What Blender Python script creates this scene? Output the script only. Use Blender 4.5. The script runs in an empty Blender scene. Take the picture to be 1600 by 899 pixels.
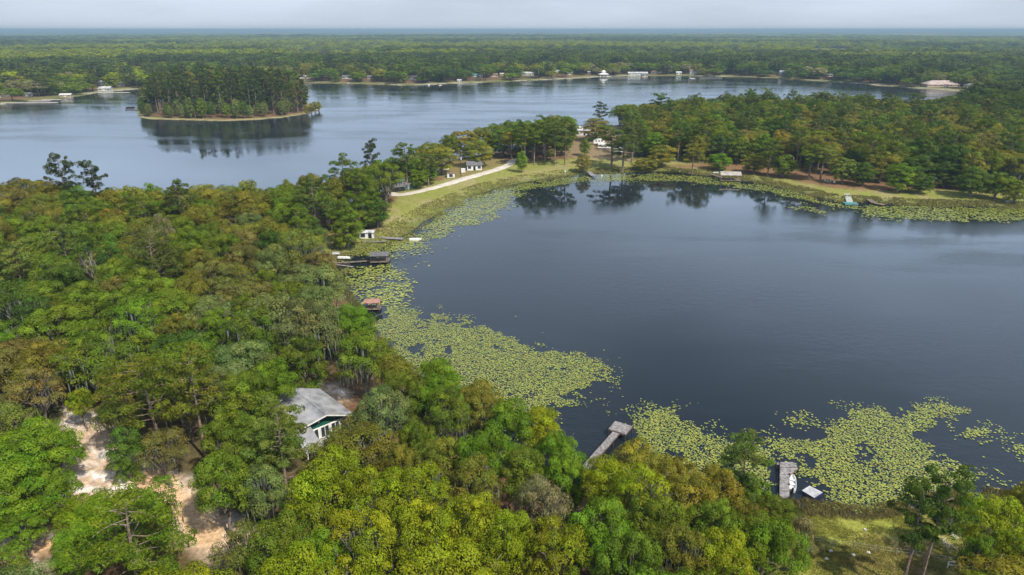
import bpy, math, random
import numpy as np
from mathutils import Vector

# ------------------------------------------------------------------ camera, sky, sun, exposure
scn = bpy.context.scene
col = scn.collection
CAM_H = 60.0
FPX, CX, CY = 1067.0, 800.0, 449.5          # focal length and centre in photograph pixels (1600 x 899)
PITCH = math.radians(20.68)
cam_d = bpy.data.cameras.new('camera')
cam = bpy.data.objects.new('camera', cam_d)
col.objects.link(cam)
cam.location = (0, 0, CAM_H)
cam.rotation_euler = (math.pi / 2 - PITCH, 0, 0)
cam_d.sensor_width = 36.0
cam_d.lens = 36.0 * FPX / 1600.0
cam_d.clip_start = 0.5
cam_d.clip_end = 80000.0
scn.camera = cam

SUN_EL = math.radians(50)
SUN_AZ = math.radians(136)                  # compass: 0 = +Y (view direction), 90 = +X (to the right)
sun_dir = Vector((math.sin(SUN_AZ) * math.cos(SUN_EL), math.cos(SUN_AZ) * math.cos(SUN_EL), math.sin(SUN_EL)))
sun_d = bpy.data.lights.new('sun', 'SUN')
sun = bpy.data.objects.new('sun', sun_d)
col.objects.link(sun)
sun_d.energy = 2.7
sun_d.angle = math.radians(1.5)
sun_d.color = (1.0, 0.93, 0.82)
sun.rotation_euler = sun_dir.to_track_quat('Z', 'Y').to_euler()

W = bpy.data.worlds.new('World')
scn.world = W
W.use_nodes = True
wn, wl = W.node_tree.nodes, W.node_tree.links
wn.clear()
def N(nodes, t, **kw):
    n = nodes.new(t)
    for k, v in kw.items():
        setattr(n, k, v)
    return n
w_out = N(wn, 'ShaderNodeOutputWorld')
w_bg = N(wn, 'ShaderNodeBackground')
w_sky = N(wn, 'ShaderNodeTexSky', sky_type='NISHITA', sun_disc=False)
w_sky.sun_elevation = SUN_EL
w_sky.sun_rotation = SUN_AZ
w_sky.altitude = 60
w_sky.air_density = 1.0
w_sky.dust_density = 2.0
w_sky.ozone_density = 1.5
# broken cloud layer: direction projected on a flat deck, then noise
tc = N(wn, 'ShaderNodeTexCoord')
sep = N(wn, 'ShaderNodeSeparateXYZ')
wl.new(tc.outputs['Generated'], sep.inputs[0])
zc = N(wn, 'ShaderNodeMath', operation='MAXIMUM'); zc.inputs[1].default_value = 0.0
wl.new(sep.outputs['Z'], zc.inputs[0])
za = N(wn, 'ShaderNodeMath', operation='ADD'); za.inputs[1].default_value = 0.12
wl.new(zc.outputs[0], za.inputs[0])
dx = N(wn, 'ShaderNodeMath', operation='DIVIDE'); dy = N(wn, 'ShaderNodeMath', operation='DIVIDE')
wl.new(sep.outputs['X'], dx.inputs[0]); wl.new(za.outputs[0], dx.inputs[1])
wl.new(sep.outputs['Y'], dy.inputs[0]); wl.new(za.outputs[0], dy.inputs[1])
cmb = N(wn, 'ShaderNodeCombineXYZ')
wl.new(dx.outputs[0], cmb.inputs[0]); wl.new(dy.outputs[0], cmb.inputs[1])
cmb.inputs[2].default_value = 3.7
cn = N(wn, 'ShaderNodeTexNoise'); cn.inputs['Scale'].default_value = 0.75
cn.inputs['Detail'].default_value = 6.0; cn.inputs['Roughness'].default_value = 0.52
wl.new(cmb.outputs[0], cn.inputs['Vector'])
cr = N(wn, 'ShaderNodeValToRGB')
cr.color_ramp.elements[0].position = 0.36; cr.color_ramp.elements[0].color = (0, 0, 0, 1)
cr.color_ramp.elements[1].position = 0.60; cr.color_ramp.elements[1].color = (1, 1, 1, 1)
wl.new(cn.outputs['Fac'], cr.inputs[0])
# cloud brightness: thicker parts are greyer
cc = N(wn, 'ShaderNodeValToRGB')
cc.color_ramp.elements[0].position = 0.40; cc.color_ramp.elements[0].color = (5.6, 6.2, 7.2, 1)
cc.color_ramp.elements[1].position = 0.72; cc.color_ramp.elements[1].color = (1.9, 2.2, 2.75, 1)
wl.new(cn.outputs['Fac'], cc.inputs[0])
hz = N(wn, 'ShaderNodeMapRange'); hz.inputs['From Min'].default_value = 0.34; hz.inputs['From Max'].default_value = 0.55
hz.inputs['To Min'].default_value = 0.9; hz.inputs['To Max'].default_value = 0.0
wl.new(sep.outputs['Z'], hz.inputs['Value'])
cov = N(wn, 'ShaderNodeMath', operation='MULTIPLY'); cov.inputs[1].default_value = 0.82
wl.new(cr.outputs[0], cov.inputs[0])
m1 = N(wn, 'ShaderNodeMixRGB')
wl.new(cov.outputs[0], m1.inputs[0]); wl.new(w_sky.outputs[0], m1.inputs[1]); wl.new(cc.outputs[0], m1.inputs[2])
# bright milky band low in the sky, uneven where the clouds thin out
hr = N(wn, 'ShaderNodeValToRGB'); e = hr.color_ramp.elements
e[0].position = 0.0; e[0].color = (.41, .43, .45, 1)
e[1].position = 0.10; e[1].color = (.50, .60, .73, 1)
q = e.new(0.05); q.color = (.44, .48, .53, 1)
q = e.new(0.22); q.color = (.66, .78, .94, 1)
q = e.new(0.40); q.color = (.62, .74, .90, 1)
q = e.new(0.55); q.color = (.30, .37, .47, 1)
wl.new(sep.outputs['Z'], hr.inputs[0])
hv = N(wn, 'ShaderNodeTexNoise'); hv.inputs['Scale'].default_value = 2.6; hv.inputs['Detail'].default_value = 4
hmp = N(wn, 'ShaderNodeMapping'); hmp.inputs['Scale'].default_value = (1, 1, 5)
wl.new(tc.outputs['Generated'], hmp.inputs['Vector']); wl.new(hmp.outputs[0], hv.inputs['Vector'])
hvr = N(wn, 'ShaderNodeMapRange'); hvr.inputs['From Min'].default_value = .35; hvr.inputs['From Max'].default_value = .65; hvr.inputs['To Min'].default_value = .74; hvr.inputs['To Max'].default_value = 1.26
wl.new(hv.outputs['Fac'], hvr.inputs['Value'])
hv1 = N(wn, 'ShaderNodeMapRange'); hv1.inputs['From Min'].default_value = -.06; hv1.inputs['From Max'].default_value = .16
wl.new(sep.outputs['Z'], hv1.inputs['Value'])
hvm = N(wn, 'ShaderNodeMixRGB'); hvm.inputs[1].default_value = (1, 1, 1, 1)
wl.new(hv1.outputs[0], hvm.inputs[0]); wl.new(hvr.outputs[0], hvm.inputs[2])
hm1 = N(wn, 'ShaderNodeMixRGB', blend_type='MULTIPLY'); hm1.inputs[0].default_value = 1
wl.new(hr.outputs[0], hm1.inputs[1]); wl.new(hvm.outputs[0], hm1.inputs[2])
hm2 = N(wn, 'ShaderNodeMixRGB', blend_type='MULTIPLY'); hm2.inputs[0].default_value = 1; hm2.inputs[2].default_value = (9.9, 10.6, 11.6, 1)
wl.new(hm1.outputs[0], hm2.inputs[1])
m2 = N(wn, 'ShaderNodeMixRGB')
wl.new(hz.outputs[0], m2.inputs[0]); wl.new(m1.outputs[0], m2.inputs[1]); wl.new(hm2.outputs[0], m2.inputs[2])
wl.new(m2.outputs[0], w_bg.inputs['Color'])
w_bg.inputs['Strength'].default_value = 0.072
wl.new(w_bg.outputs[0], w_out.inputs[0])

scn.view_settings.view_transform = 'Standard'
scn.view_settings.look = 'None'
scn.view_settings.exposure = 1.05
scn.view_settings.gamma = 1.0
scn.render.engine = 'CYCLES'
scn.cycles.max_bounces = 5
scn.cycles.diffuse_bounces = 2
scn.cycles.glossy_bounces = 2
scn.cycles.transmission_bounces = 3
scn.cycles.volume_bounces = 0
scn.cycles.transparent_max_bounces = 4
scn.cycles.use_adaptive_sampling = True

# ------------------------------------------------------------------ helpers
rng = np.random.default_rng(7)
random.seed(7)
cp, sp = math.cos(PITCH), math.sin(PITCH)

def G(px, py, h=0.0):
    """point at height h seen at photograph pixel (px, py)"""
    a = (px - CX) / FPX; b = (py - CY) / FPX
    d = (a, cp - b * sp, -sp - b * cp)
    t = (h - CAM_H) / d[2]
    return (d[0] * t, d[1] * t)
def G3(px, py, h=0.0):
    x, y = G(px, py, h); return Vector((x, y, h))
def P(x, y, z):
    """photograph pixel of a world point"""
    dz = z - CAM_H
    depth = y * cp - dz * sp
    up = y * sp + dz * cp
    return CX + FPX * x / depth, CY - FPX * up / depth, depth

def hash2(ix, iy, s):
    h = (ix.astype(np.int64) * 374761393 + iy.astype(np.int64) * 668265263 + s * 1442695041) & 0x7fffffff
    h = ((h ^ (h >> 13)) * 1274126177) & 0x7fffffff
    h = (h ^ (h >> 16)) & 0xffff
    return h / 65535.0
def vnoise(x, y, s=0):
    x = np.asarray(x, float); y = np.asarray(y, float)
    ix = np.floor(x); iy = np.floor(y); fx = x - ix; fy = y - iy
    fx = fx * fx * (3 - 2 * fx); fy = fy * fy * (3 - 2 * fy)
    a = hash2(ix, iy, s); b = hash2(ix + 1, iy, s); c = hash2(ix, iy + 1, s); d = hash2(ix + 1, iy + 1, s)
    return (a * (1 - fx) + b * fx) * (1 - fy) + (c * (1 - fx) + d * fx) * fy
def fbm(x, y, s=0, o=4):
    v = 0; a = 0.5; t = 0
    for k in range(o):
        v = v + a * vnoise(x * 2 ** k, y * 2 ** k, s + k * 17); t += a; a *= 0.55
    return v / t

def poly_sdf(pts, X, Y):
    """signed distance to polygon, negative inside"""
    X = np.asarray(X, float); Y = np.asarray(Y, float)
    d2 = np.full(X.shape, 1e18); ins = np.zeros(X.shape, bool)
    n = len(pts)
    for i in range(n):
        ax, ay = pts[i]; bx, by = pts[(i + 1) % n]
        ex, ey = bx - ax, by - ay
        L = ex * ex + ey * ey + 1e-12
        t = np.clip(((X - ax) * ex + (Y - ay) * ey) / L, 0, 1)
        ddx = X - ax - t * ex; ddy = Y - ay - t * ey
        d2 = np.minimum(d2, ddx * ddx + ddy * ddy)
        c = ((ay > Y) != (by > Y)) & (X < (bx - ax) * (Y - ay) / ((by - ay) if abs(by - ay) > 1e-12 else 1e-12) + ax)
        ins ^= c
    d = np.sqrt(d2)
    return np.where(ins, -d, d)
def inpoly(pts, x, y):
    return bool(poly_sdf(pts, np.array([x]), np.array([y]))[0] < 0)

# ------------------------------------------------------------------ materials
MATS = {}
def mat(name, base=(0.5, 0.5, 0.5), rough=0.7, metal=0.0, spec=0.4, n_scale=3.0, n_amt=0.25, bump=0.0, bump_scale=20.0, alt=None):
    if name in MATS: return MATS[name]
    m = bpy.data.materials.new(name); m.use_nodes = True
    nt = m.node_tree; b = nt.nodes['Principled BSDF']
    b.inputs['Roughness'].default_value = rough; b.inputs['Metallic'].default_value = metal
    b.inputs['Specular IOR Level'].default_value = spec
    t = N(nt.nodes, 'ShaderNodeTexCoord')
    n = N(nt.nodes, 'ShaderNodeTexNoise'); n.inputs['Scale'].default_value = n_scale; n.inputs['Detail'].default_value = 5
    nt.links.new(t.outputs['Object'], n.inputs['Vector'])
    mx = N(nt.nodes, 'ShaderNodeMixRGB')
    c2 = alt or tuple(max(0, v * (1 - n_amt * 1.6)) for v in base)
    mx.inputs[1].default_value = (*[min(1, v * (1 + n_amt * .5)) for v in base], 1); mx.inputs[2].default_value = (*c2, 1)
    rr = N(nt.nodes, 'ShaderNodeMapRange'); rr.inputs['From Min'].default_value = .35; rr.inputs['From Max'].default_value = .65
    nt.links.new(n.outputs['Fac'], rr.inputs['Value']); nt.links.new(rr.outputs[0], mx.inputs[0])
    nt.links.new(mx.outputs[0], b.inputs['Base Color'])
    if bump:
        n2 = N(nt.nodes, 'ShaderNodeTexNoise'); n2.inputs['Scale'].default_value = bump_scale; n2.inputs['Detail'].default_value = 4
        nt.links.new(t.outputs['Object'], n2.inputs['Vector'])
        bp = N(nt.nodes, 'ShaderNodeBump'); bp.inputs['Strength'].default_value = bump; bp.inputs['Distance'].default_value = .05
        nt.links.new(n2.outputs['Fac'], bp.inputs['Height']); nt.links.new(bp.outputs[0], b.inputs['Normal'])
    MATS[name] = m
    return m

def leaf_mat(name, source, transl=0.34, fixed=None):
    """leaf colour = tint of the tree (object colour or instance attribute) varied leaf by leaf by the 'leaf' attribute"""
    m = bpy.data.materials.new(name); m.use_nodes = True
    nt = m.node_tree; nt.nodes.clear()
    o = N(nt.nodes, 'ShaderNodeOutputMaterial')
    if source == 'object':
        s = N(nt.nodes, 'ShaderNodeObjectInfo'); c = s.outputs['Color']
    elif source == 'instancer':
        s = N(nt.nodes, 'ShaderNodeAttribute', attribute_type='INSTANCER', attribute_name='tint'); c = s.outputs['Color']
    else:
        s = N(nt.nodes, 'ShaderNodeRGB'); s.outputs[0].default_value = (*fixed, 1); c = s.outputs[0]
    a = N(nt.nodes, 'ShaderNodeAttribute', attribute_name='leaf')
    sepc = N(nt.nodes, 'ShaderNodeSeparateColor'); nt.links.new(a.outputs['Color'], sepc.inputs[0])
    mul = N(nt.nodes, 'ShaderNodeMixRGB', blend_type='MULTIPLY'); mul.inputs[0].default_value = 1
    cb = N(nt.nodes, 'ShaderNodeCombineColor')
    # R: brightness*2 ; G: shift toward yellow
    k = N(nt.nodes, 'ShaderNodeMath', operation='MULTIPLY'); k.inputs[1].default_value = 2.0
    nt.links.new(sepc.outputs[0], k.inputs[0])
    yr = N(nt.nodes, 'ShaderNodeMath', operation='MULTIPLY_ADD'); yr.inputs[1].default_value = 0.5; yr.inputs[2].default_value = 0.75
    nt.links.new(sepc.outputs[1], yr.inputs[0])
    rr = N(nt.nodes, 'ShaderNodeMath', operation='MULTIPLY'); nt.links.new(k.outputs[0], rr.inputs[0]); nt.links.new(yr.outputs[0], rr.inputs[1])
    nt.links.new(rr.outputs[0], cb.inputs[0]); nt.links.new(k.outputs[0], cb.inputs[1]); nt.links.new(k.outputs[0], cb.inputs[2])
    nt.links.new(c, mul.inputs[1]); nt.links.new(cb.outputs[0], mul.inputs[2])
    d = N(nt.nodes, 'ShaderNodeBsdfDiffuse'); tr = N(nt.nodes, 'ShaderNodeBsdfTranslucent')
    tcx = N(nt.nodes, 'ShaderNodeMixRGB', blend_type='MULTIPLY'); tcx.inputs[0].default_value = 1; tcx.inputs[2].default_value = (1.15, 1.1, .5, 1)
    nt.links.new(mul.outputs[0], d.inputs[0]); nt.links.new(mul.outputs[0], tcx.inputs[1]); nt.links.new(tcx.outputs[0], tr.inputs[0])
    ms = N(nt.nodes, 'ShaderNodeMixShader'); ms.inputs[0].default_value = transl
    nt.links.new(d.outputs[0], ms.inputs[1]); nt.links.new(tr.outputs[0], ms.inputs[2])
    gl = N(nt.nodes, 'ShaderNodeBsdfGlossy'); gl.inputs['Roughness'].default_value = .5
    m3 = N(nt.nodes, 'ShaderNodeMixShader'); m3.inputs[0].default_value = .010
    nt.links.new(ms.outputs[0], m3.inputs[1]); nt.links.new(gl.outputs[0], m3.inputs[2])
    nt.links.new(m3.outputs[0], o.inputs['Surface'])
    return m
M_LEAF = leaf_mat('leaves', 'object')
M_LEAF_I = leaf_mat('leaves_of_woodland', 'instancer')
M_MOSS = mat('spanish_moss', (.15, .165, .12), .9, n_scale=1.5, n_amt=.3)
M_BARK = mat('oak_bark', (.20, .175, .145), .9, n_scale=2.0, n_amt=.35, bump=.5)
M_PBARK = mat('pine_bark', (.24, .18, .14), .9, n_scale=2.5, n_amt=.35, bump=.5)
M_DEAD = mat('bleached_wood', (.42, .39, .35), .85, n_scale=2.0, n_amt=.3)

# ------------------------------------------------------------------ mesh helpers
def link(o, parent=None):
    col.objects.link(o)
    if parent is not None: o.parent = parent
    return o
def tag(o, label=None, cat=None, group=None, kind=None):
    if label: o['label'] = label
    if cat: o['category'] = cat
    if group: o['group'] = group
    if kind: o['kind'] = kind
    return o
def empty(name, loc, rz=0, label=None, cat=None, group=None):
    o = bpy.data.objects.new(name, None); col.objects.link(o)
    o.empty_display_size = 0.5
    o.location = loc; o.rotation_euler = (0, 0, rz)
    return tag(o, label, cat, group)
def np_mesh(name, V, F, mats, leaf=None, mi=None, smooth=False):
    """V (n,3); F (m,k) with one k, or list of such arrays"""
    me = bpy.data.meshes.new(name)
    Fs = [f for f in (F if isinstance(F, list) else [F]) if len(f)]
    V = np.asarray(V, np.float32)
    me.vertices.add(len(V)); me.vertices.foreach_set('co', V.ravel())
    nl = sum(f.size for f in Fs); nf = sum(len(f) for f in Fs)
    me.loops.add(nl); me.polygons.add(nf)
    me.loops.foreach_set('vertex_index', np.concatenate([f.ravel() for f in Fs]).astype(np.int32))
    tot = np.concatenate([np.full(len(f), f.shape[1]) for f in Fs])
    st = np.concatenate([[0], np.cumsum(tot)[:-1]])
    me.polygons.foreach_set('loop_start', st.astype(np.int32))
    if mi is not None: me.polygons.foreach_set('material_index', np.asarray(mi, np.int32))
    if smooth: me.polygons.foreach_set('use_smooth', np.ones(nf, bool))
    for m in (mats if isinstance(mats, (list, tuple)) else [mats]): me.materials.append(m)
    me.update(calc_edges=True)
    if leaf is not None:
        a = me.color_attributes.new('leaf', 'FLOAT_COLOR', 'POINT')
        c = np.ones((len(V), 4), np.float32); c[:, :leaf.shape[1]] = leaf
        a.data.foreach_set('color', c.ravel())
    return me

class MB:
    """collects boxes, bars, tubes and polygons and links them as one mesh object"""
    def __init__(s): s.v = []; s.f = []
    def add(s, vs, fs):
        o = len(s.v); s.v += [tuple(v) for v in vs]; s.f += [tuple(i + o for i in f) for f in fs]; return s
    def box(s, x0, x1, y0, y1, z0, z1):
        return s.add([(x0,y0,z0),(x1,y0,z0),(x1,y1,z0),(x0,y1,z0),(x0,y0,z1),(x1,y0,z1),(x1,y1,z1),(x0,y1,z1)],
                     [(3,2,1,0),(4,5,6,7),(0,1,5,4),(1,2,6,5),(2,3,7,6),(3,0,4,7)])
    def bar(s, a, b, w, h=None):
        a = Vector(a); b = Vector(b); d = (b - a).normalized(); h = h or w
        up = Vector((0,0,1)) if abs(d.z) < .9 else Vector((1,0,0))
        x = d.cross(up).normalized() * w / 2; y = x.cross(d).normalized() * h / 2
        vs = [a-x-y, a+x-y, a+x+y, a-x+y, b-x-y, b+x-y, b+x+y, b-x+y]
        return s.add(vs, [(3,2,1,0),(4,5,6,7),(0,1,5,4),(1,2,6,5),(2,3,7,6),(3,0,4,7)])
    def tube(s, pts, rad, n=6):
        pts = [Vector(p) for p in pts]; o = len(s.v)
        for i, p in enumerate(pts):
            d = (pts[min(i+1, len(pts)-1)] - pts[max(i-1, 0)]).normalized()
            up = Vector((0,0,1)) if abs(d.z) < .9 else Vector((1,0,0))
            x = d.cross(up).normalized(); y = x.cross(d).normalized()
            for k in range(n):
                a = 2*math.pi*k/n
                s.v.append(tuple(p + (x*math.cos(a) + y*math.sin(a)) * rad[i]))
        for i in range(len(pts)-1):
            for k in range(n):
                k2 = (k+1) % n
                s.f.append((o+i*n+k, o+i*n+k2, o+(i+1)*n+k2, o+(i+1)*n+k))
        s.f.append(tuple(o+k for k in reversed(range(n)))); s.f.append(tuple(o+(len(pts)-1)*n+k for k in range(n)))
        return s
    def slab(s, pts, th):
        """polygon (3-D points) thickened downwards"""
        n = len(pts); a = [Vector(p) for p in pts]; b = [p - Vector((0,0,th)) for p in a]
        s.add(a + b, [tuple(range(n)), tuple(reversed(range(n, 2*n)))] + [(i, i+n, (i+1)%n+n, (i+1)%n) for i in range(n)])
        return s
    def mesh(s, name, m):
        me = bpy.data.meshes.new(name); me.from_pydata(s.v, [], s.f); me.materials.append(m); me.update(); return me
    def build(s, name, m, parent=None, smooth=False, kind=None, label=None):
        me = s.mesh(name, m)
        if smooth: me.polygons.foreach_set('use_smooth', np.ones(len(me.polygons), bool))
        o = bpy.data.objects.new(name, me); link(o, parent)
        return tag(o, label, None, None, kind)

# ------------------------------------------------------------------ the map: lakes, island, clearings (traced on the ground plane)
def world_poly(px):
    return [G(*p) for p in px]
NEAR_LAKE = world_poly([(600,545),(583,528),(566,505),(556,485),(545,462),(533,440),(524,420),(530,402),(556,391),(588,384),(620,377),(640,364),(662,348),
    (700,326),(742,306),(790,291),(832,282),(872,276),(922,271),(1000,267),(1062,269),(1130,275),(1190,286),(1232,294),(1272,305),
    (1312,314),(1345,314),(1400,318),(1450,321),(1530,321),(1600,323),(1700,327),(1900,350),(2300,440),(2400,700),(1900,860),(1700,800),(1600,788),(1540,778),
    (1490,785),(1410,800),(1340,808),(1270,800),(1200,800),(1100,795),(1000,785),(930,778),(880,762),(830,728),(770,690),(710,655),(650,615),(615,575)])
FAR_LAKE = world_poly([(-700,190),(-400,178),(-200,172),(0,164),(60,158),(110,153),(150,146),(200,141),(260,137),(330,134),(400,132),(470,130),(560,132),(640,134),
    (740,130),(820,127),(900,123),(950,120),(1000,119),(1080,119),(1160,121),(1200,122),(1260,126),(1330,130),(1400,136),(1440,139),(1500,143),(1530,147),(1500,151),(1547,154),
    (1520,160),(1440,176),(1350,180),(1200,181),(1060,186),(960,196),(900,208),(860,219),(800,232),(740,243),(690,254),(655,268),(630,284),(600,296),(560,312),(500,330),
    (430,336),(300,334),(150,330),(0,326),(-200,318),(-500,300)])
ISLAND = world_poly([(212,183),(240,187),(290,188.5),(350,189),(400,187.5),(450,183.5),(480,179),(496,174),(504,169),(492,164),(478,160),(450,155),(400,152),(330,152),(270,155),(230,162),(208,172)])

def water_sdf(X, Y, jitter=True):
    a = poly_sdf(NEAR_LAKE, X, Y); b = poly_sdf(FAR_LAKE, X, Y); c = poly_sdf(ISLAND, X, Y)
    w = np.maximum(np.minimum(a, b), -c)
    if jitter:
        R = np.hypot(X, Y); k = np.clip(R / 160, .8, 5)
        w = w + (fbm(X / (4*k), Y / (4*k), 3) - .5) * 2.2 * k
    return w
def height(X, Y):
    X = np.asarray(X, float); Y = np.asarray(Y, float)
    d = water_sdf(X, Y); R = np.hypot(X, Y)
    land = .75 * (1 - np.exp(-np.maximum(d, 0) / 5)) + np.clip(d, 0, 60) / 60 * (.5 + 1.6 * fbm(X / 40, Y / 40, 9))
    land = land + (fbm(X / 3, Y / 3, 21) - .5) * .25 * np.clip(d / 6, 0, 1) + .02
    wat = np.maximum(-2.0, d * .3) - .02
    z = np.where(d > 0, land, wat)
    far = np.clip((R - 5000) / 900, 0, 1)
    return z + far * (9 + 9 * (fbm(X / 60, Y / 60, 31, 3) - .5) + 14 * (fbm(X / 900, Y / 900, 33, 3) - .3) + np.clip((R - 8000) / 9000, 0, 1) * 45 * (fbm(X / 5200, Y / 5200, 35, 3) - .35)) * (d > 0)
def ground_z(x, y):
    return float(height(np.array([x]), np.array([y]))[0])

px_in = lambda poly: world_poly(poly)
LAWN = px_in([(1240,800),(1300,805),(1420,800),(1540,790),(1640,800),(1700,960),(1200,1000),(1225,880)])
SANDY = [px_in([(105,655),(170,668),(225,740),(305,760),(350,815),(430,845),(430,890),(330,890),(250,850),(215,870),(110,800)]),
         px_in([(488,604),(530,608),(548,632),(520,640)])]
TRACKLINE = [px_in([(-60,935),(0,896),(60,872),(110,850),(160,820)]), px_in([(230,760),(270,790),(300,815),(330,850)])]
BANK = px_in([(585,372),(625,300),(700,283),(790,258),(930,250),(1060,256),(1130,262),(1230,272),(1300,288),(1420,300),(1600,306),(1700,310),(1700,330),
              (1450,325),(1345,318),(1232,298),(1130,280),(1000,270),(920,275),(832,286),(742,310),(662,352),(600,390),(508,400),(505,372)])
YARD = px_in([(660,280),(690,258),(760,250),(800,255),(720,285)])
BEACHY = px_in([(1040,262),(1130,258),(1230,268),(1300,280),(1420,298),(1420,306),(1300,298),(1230,284),(1130,270)])
CAMP = px_in([(880,250),(900,200),(960,196),(985,215),(985,256)])
SANDPATCH = px_in([(510,412),(530,412),(524,445),(514,445)])

# ------------------------------------------------------------------ ground: one sheet from under the camera to the horizon
ang = np.concatenate([np.linspace(-180, -60, 30)[:-1], np.linspace(-60, 60, 620), np.linspace(60, 180, 30)[1:]]) * math.pi / 180
rad = [6.0]
while rad[-1] < 30000:
    r = rad[-1]
    rad.append(r + max(0.9, r * (.0095 if r < 1200 else .02)))
rad = np.array(rad)
A, R = np.meshgrid(ang, rad)
X = R * np.sin(A); Y = R * np.cos(A)
Z = height(X, Y)
SD = water_sdf(X, Y)

def mixc(c, d, w):
    return c * (1 - w[..., None]) + np.asarray(d) * w[..., None]
def soft(poly, X, Y, s=1.5):
    return np.clip(.5 - (poly_sdf(poly, X, Y) + (fbm(X / 2.5, Y / 2.5, 5) - .5) * 3 * s) / (2 * s), 0, 1)
def track_w(lines, X, Y, w, s):
    d = np.full(X.shape, 1e9)
    for L in lines:
        for (ax, ay), (bx, by) in zip(L[:-1], L[1:]):
            ex, ey = bx - ax, by - ay
            t = np.clip(((X-ax)*ex + (Y-ay)*ey) / (ex*ex+ey*ey), 0, 1)
            d = np.minimum(d, np.hypot(X-ax-t*ex, Y-ay-t*ey))
    return np.clip((w - d) / s + .5, 0, 1)
n1 = fbm(X / 6, Y / 6, 41); n2 = fbm(X / 1.7, Y / 1.7, 43); n3 = fbm(X / 25, Y / 25, 47)
C = np.zeros(X.shape + (3,)) + np.array([.16, .085, .048])              # leaf litter
C = mixc(C, (.075, .062, .028), np.clip((n1 - .45) * 4, 0, 1) * .7)
C = mixc(C, (.05, .07, .02), np.clip((n3 - .5) * 5, 0, 1) * .6)
gr = np.clip(1 - np.abs(SD) / np.clip(R / 60, 2.5, 10), 0, 1)
C = mixc(C, (.13, .125, .045), gr * .85)                                 # grassy rim of the lakes
for p in SANDY:
    w = soft(p, X, Y, 1.2)
    C = mixc(C, (.50, .37, .26), w)
    C = mixc(C, (.80, .72, .66), w * np.clip((n2 - .47) * 9, 0, 1) * np.clip((n1 - .38) * 5, 0, 1))
w = track_w(TRACKLINE, X, Y, 2.2, 1.5); C = mixc(C, (.60, .40, .22), w * .9)
w = soft(px_in([(-80,860),(0,868),(60,846),(110,826),(140,850),(100,899),(0,960),(-80,960)]), X, Y, 1)
C = mixc(C, (.50, .40, .34), w * np.clip((n2 - .38) * 5, 0, 1) * .8)
w = track_w(TRACKLINE[:1], X, Y, 1.6, 1.2); C = mixc(C, (.62, .40, .22), w * .9)
w = soft(LAWN, X, Y, 1.5)
lawn = np.zeros_like(C) + np.array([.25, .26, .045])
lawn = mixc(lawn, (.29, .24, .075), np.clip((n1 - .45) * 4, 0, 1) * .8)
lawn = mixc(lawn, (.15, .18, .03), np.clip((n3 - .45) * 4, 0, 1) * .6)
C = C * (1 - w[..., None]) + lawn * w[..., None]
w = soft(px_in([(1290,870),(1400,860),(1500,872),(1510,930),(1300,930)]), X, Y, 2); C = mixc(C, (.17, .10, .06), w * np.clip((n2-.3)*3, 0, 1) * .8)
w = soft(px_in([(1470,820),(1490,815),(1500,860),(1480,868),(1468,850)]), X, Y, .6); C = mixc(C, (.55, .50, .47), w * np.clip((n2-.35)*5, 0, 1))
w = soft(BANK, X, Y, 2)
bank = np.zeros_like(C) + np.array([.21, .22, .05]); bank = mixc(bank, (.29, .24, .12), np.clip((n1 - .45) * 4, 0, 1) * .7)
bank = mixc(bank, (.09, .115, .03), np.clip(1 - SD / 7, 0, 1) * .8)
C = C * (1 - w[..., None]) + bank * w[..., None]
w = soft(YARD, X, Y, 2); C = mixc(C, (.20, .16, .06), w)
w = soft(BEACHY, X, Y, 1.5); C = mixc(C, (.19, .105, .055), w * .9)
w = soft(CAMP, X, Y, 2); C = mixc(C, (.24, .18, .10), w * .8)
w = soft(SANDPATCH, X, Y, .8); C = mixc(C, (.50, .34, .17), w)
# pale banks of the far lake
fs = np.clip(1 - np.abs(SD - 4) / 9, 0, 1) * (R > 600) * (poly_sdf(ISLAND, X, Y) > 30)
C = mixc(C, (.40, .36, .28), fs * np.clip((fbm(X / 40, Y / 40, 51) - .38) * 6, 0, 1))
fs = np.clip(1 - np.abs(SD - 12) / 18, 0, 1) * (R > 600)
C = mixc(C, (.17, .19, .06), fs * .6)
C = mixc(C, (.30, .27, .13), np.clip(1 - np.abs(SD - 2) / 4, 0, 1) * (poly_sdf(ISLAND, X, Y) < 8))
# woods and fields beyond
ff = np.clip((R - 900) / 300, 0, 1) * np.clip((SD - 40) / 40, 0, 1)
C = mixc(C, (.045, .06, .025), ff)
fld = fbm(X / 420, Y / 900, 61, 3)
fieldw = np.clip((fld - .57) * 14, 0, 1) * np.clip((R - 1300) / 400, 0, 1)
C = mixc(C, (.26, .26, .11), fieldw * .8)
far = np.clip((R - 4600) / 900, 0, 1)
fn = fbm(X / 500, Y / 1400, 71, 5)
C = mixc(C, (.045, .075, .03), far * (1 - fieldw * .75))
C = mixc(C, (.11, .13, .05), far * np.clip((fn - .5) * 8, 0, 1) * .7)
C = mixc(C, (.03, .04, .02), np.clip(-SD / 1.2, 0, 1))                    # lake bed
nr, na = X.shape
idx = np.arange(nr * na).reshape(nr, na)
q = np.stack([idx[:-1, :-1], idx[:-1, 1:], idx[1:, 1:], idx[1:, :-1]], -1).reshape(-1, 4)[:, ::-1]
Vg = np.stack([X, Y, Z], -1).reshape(-1, 3)
Vg = np.vstack([Vg, [[0, 0, 1.5]]])
cen = len(Vg) - 1
fan = np.array([[cen, idx[0, i + 1], idx[0, i]] for i in range(na - 1)])
g_mat = bpy.data.materials.new('ground'); g_mat.use_nodes = True
nt = g_mat.node_tree; b = nt.nodes['Principled BSDF']; b.inputs['Roughness'].default_value = .95; b.inputs['Specular IOR Level'].default_value = .15
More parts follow.
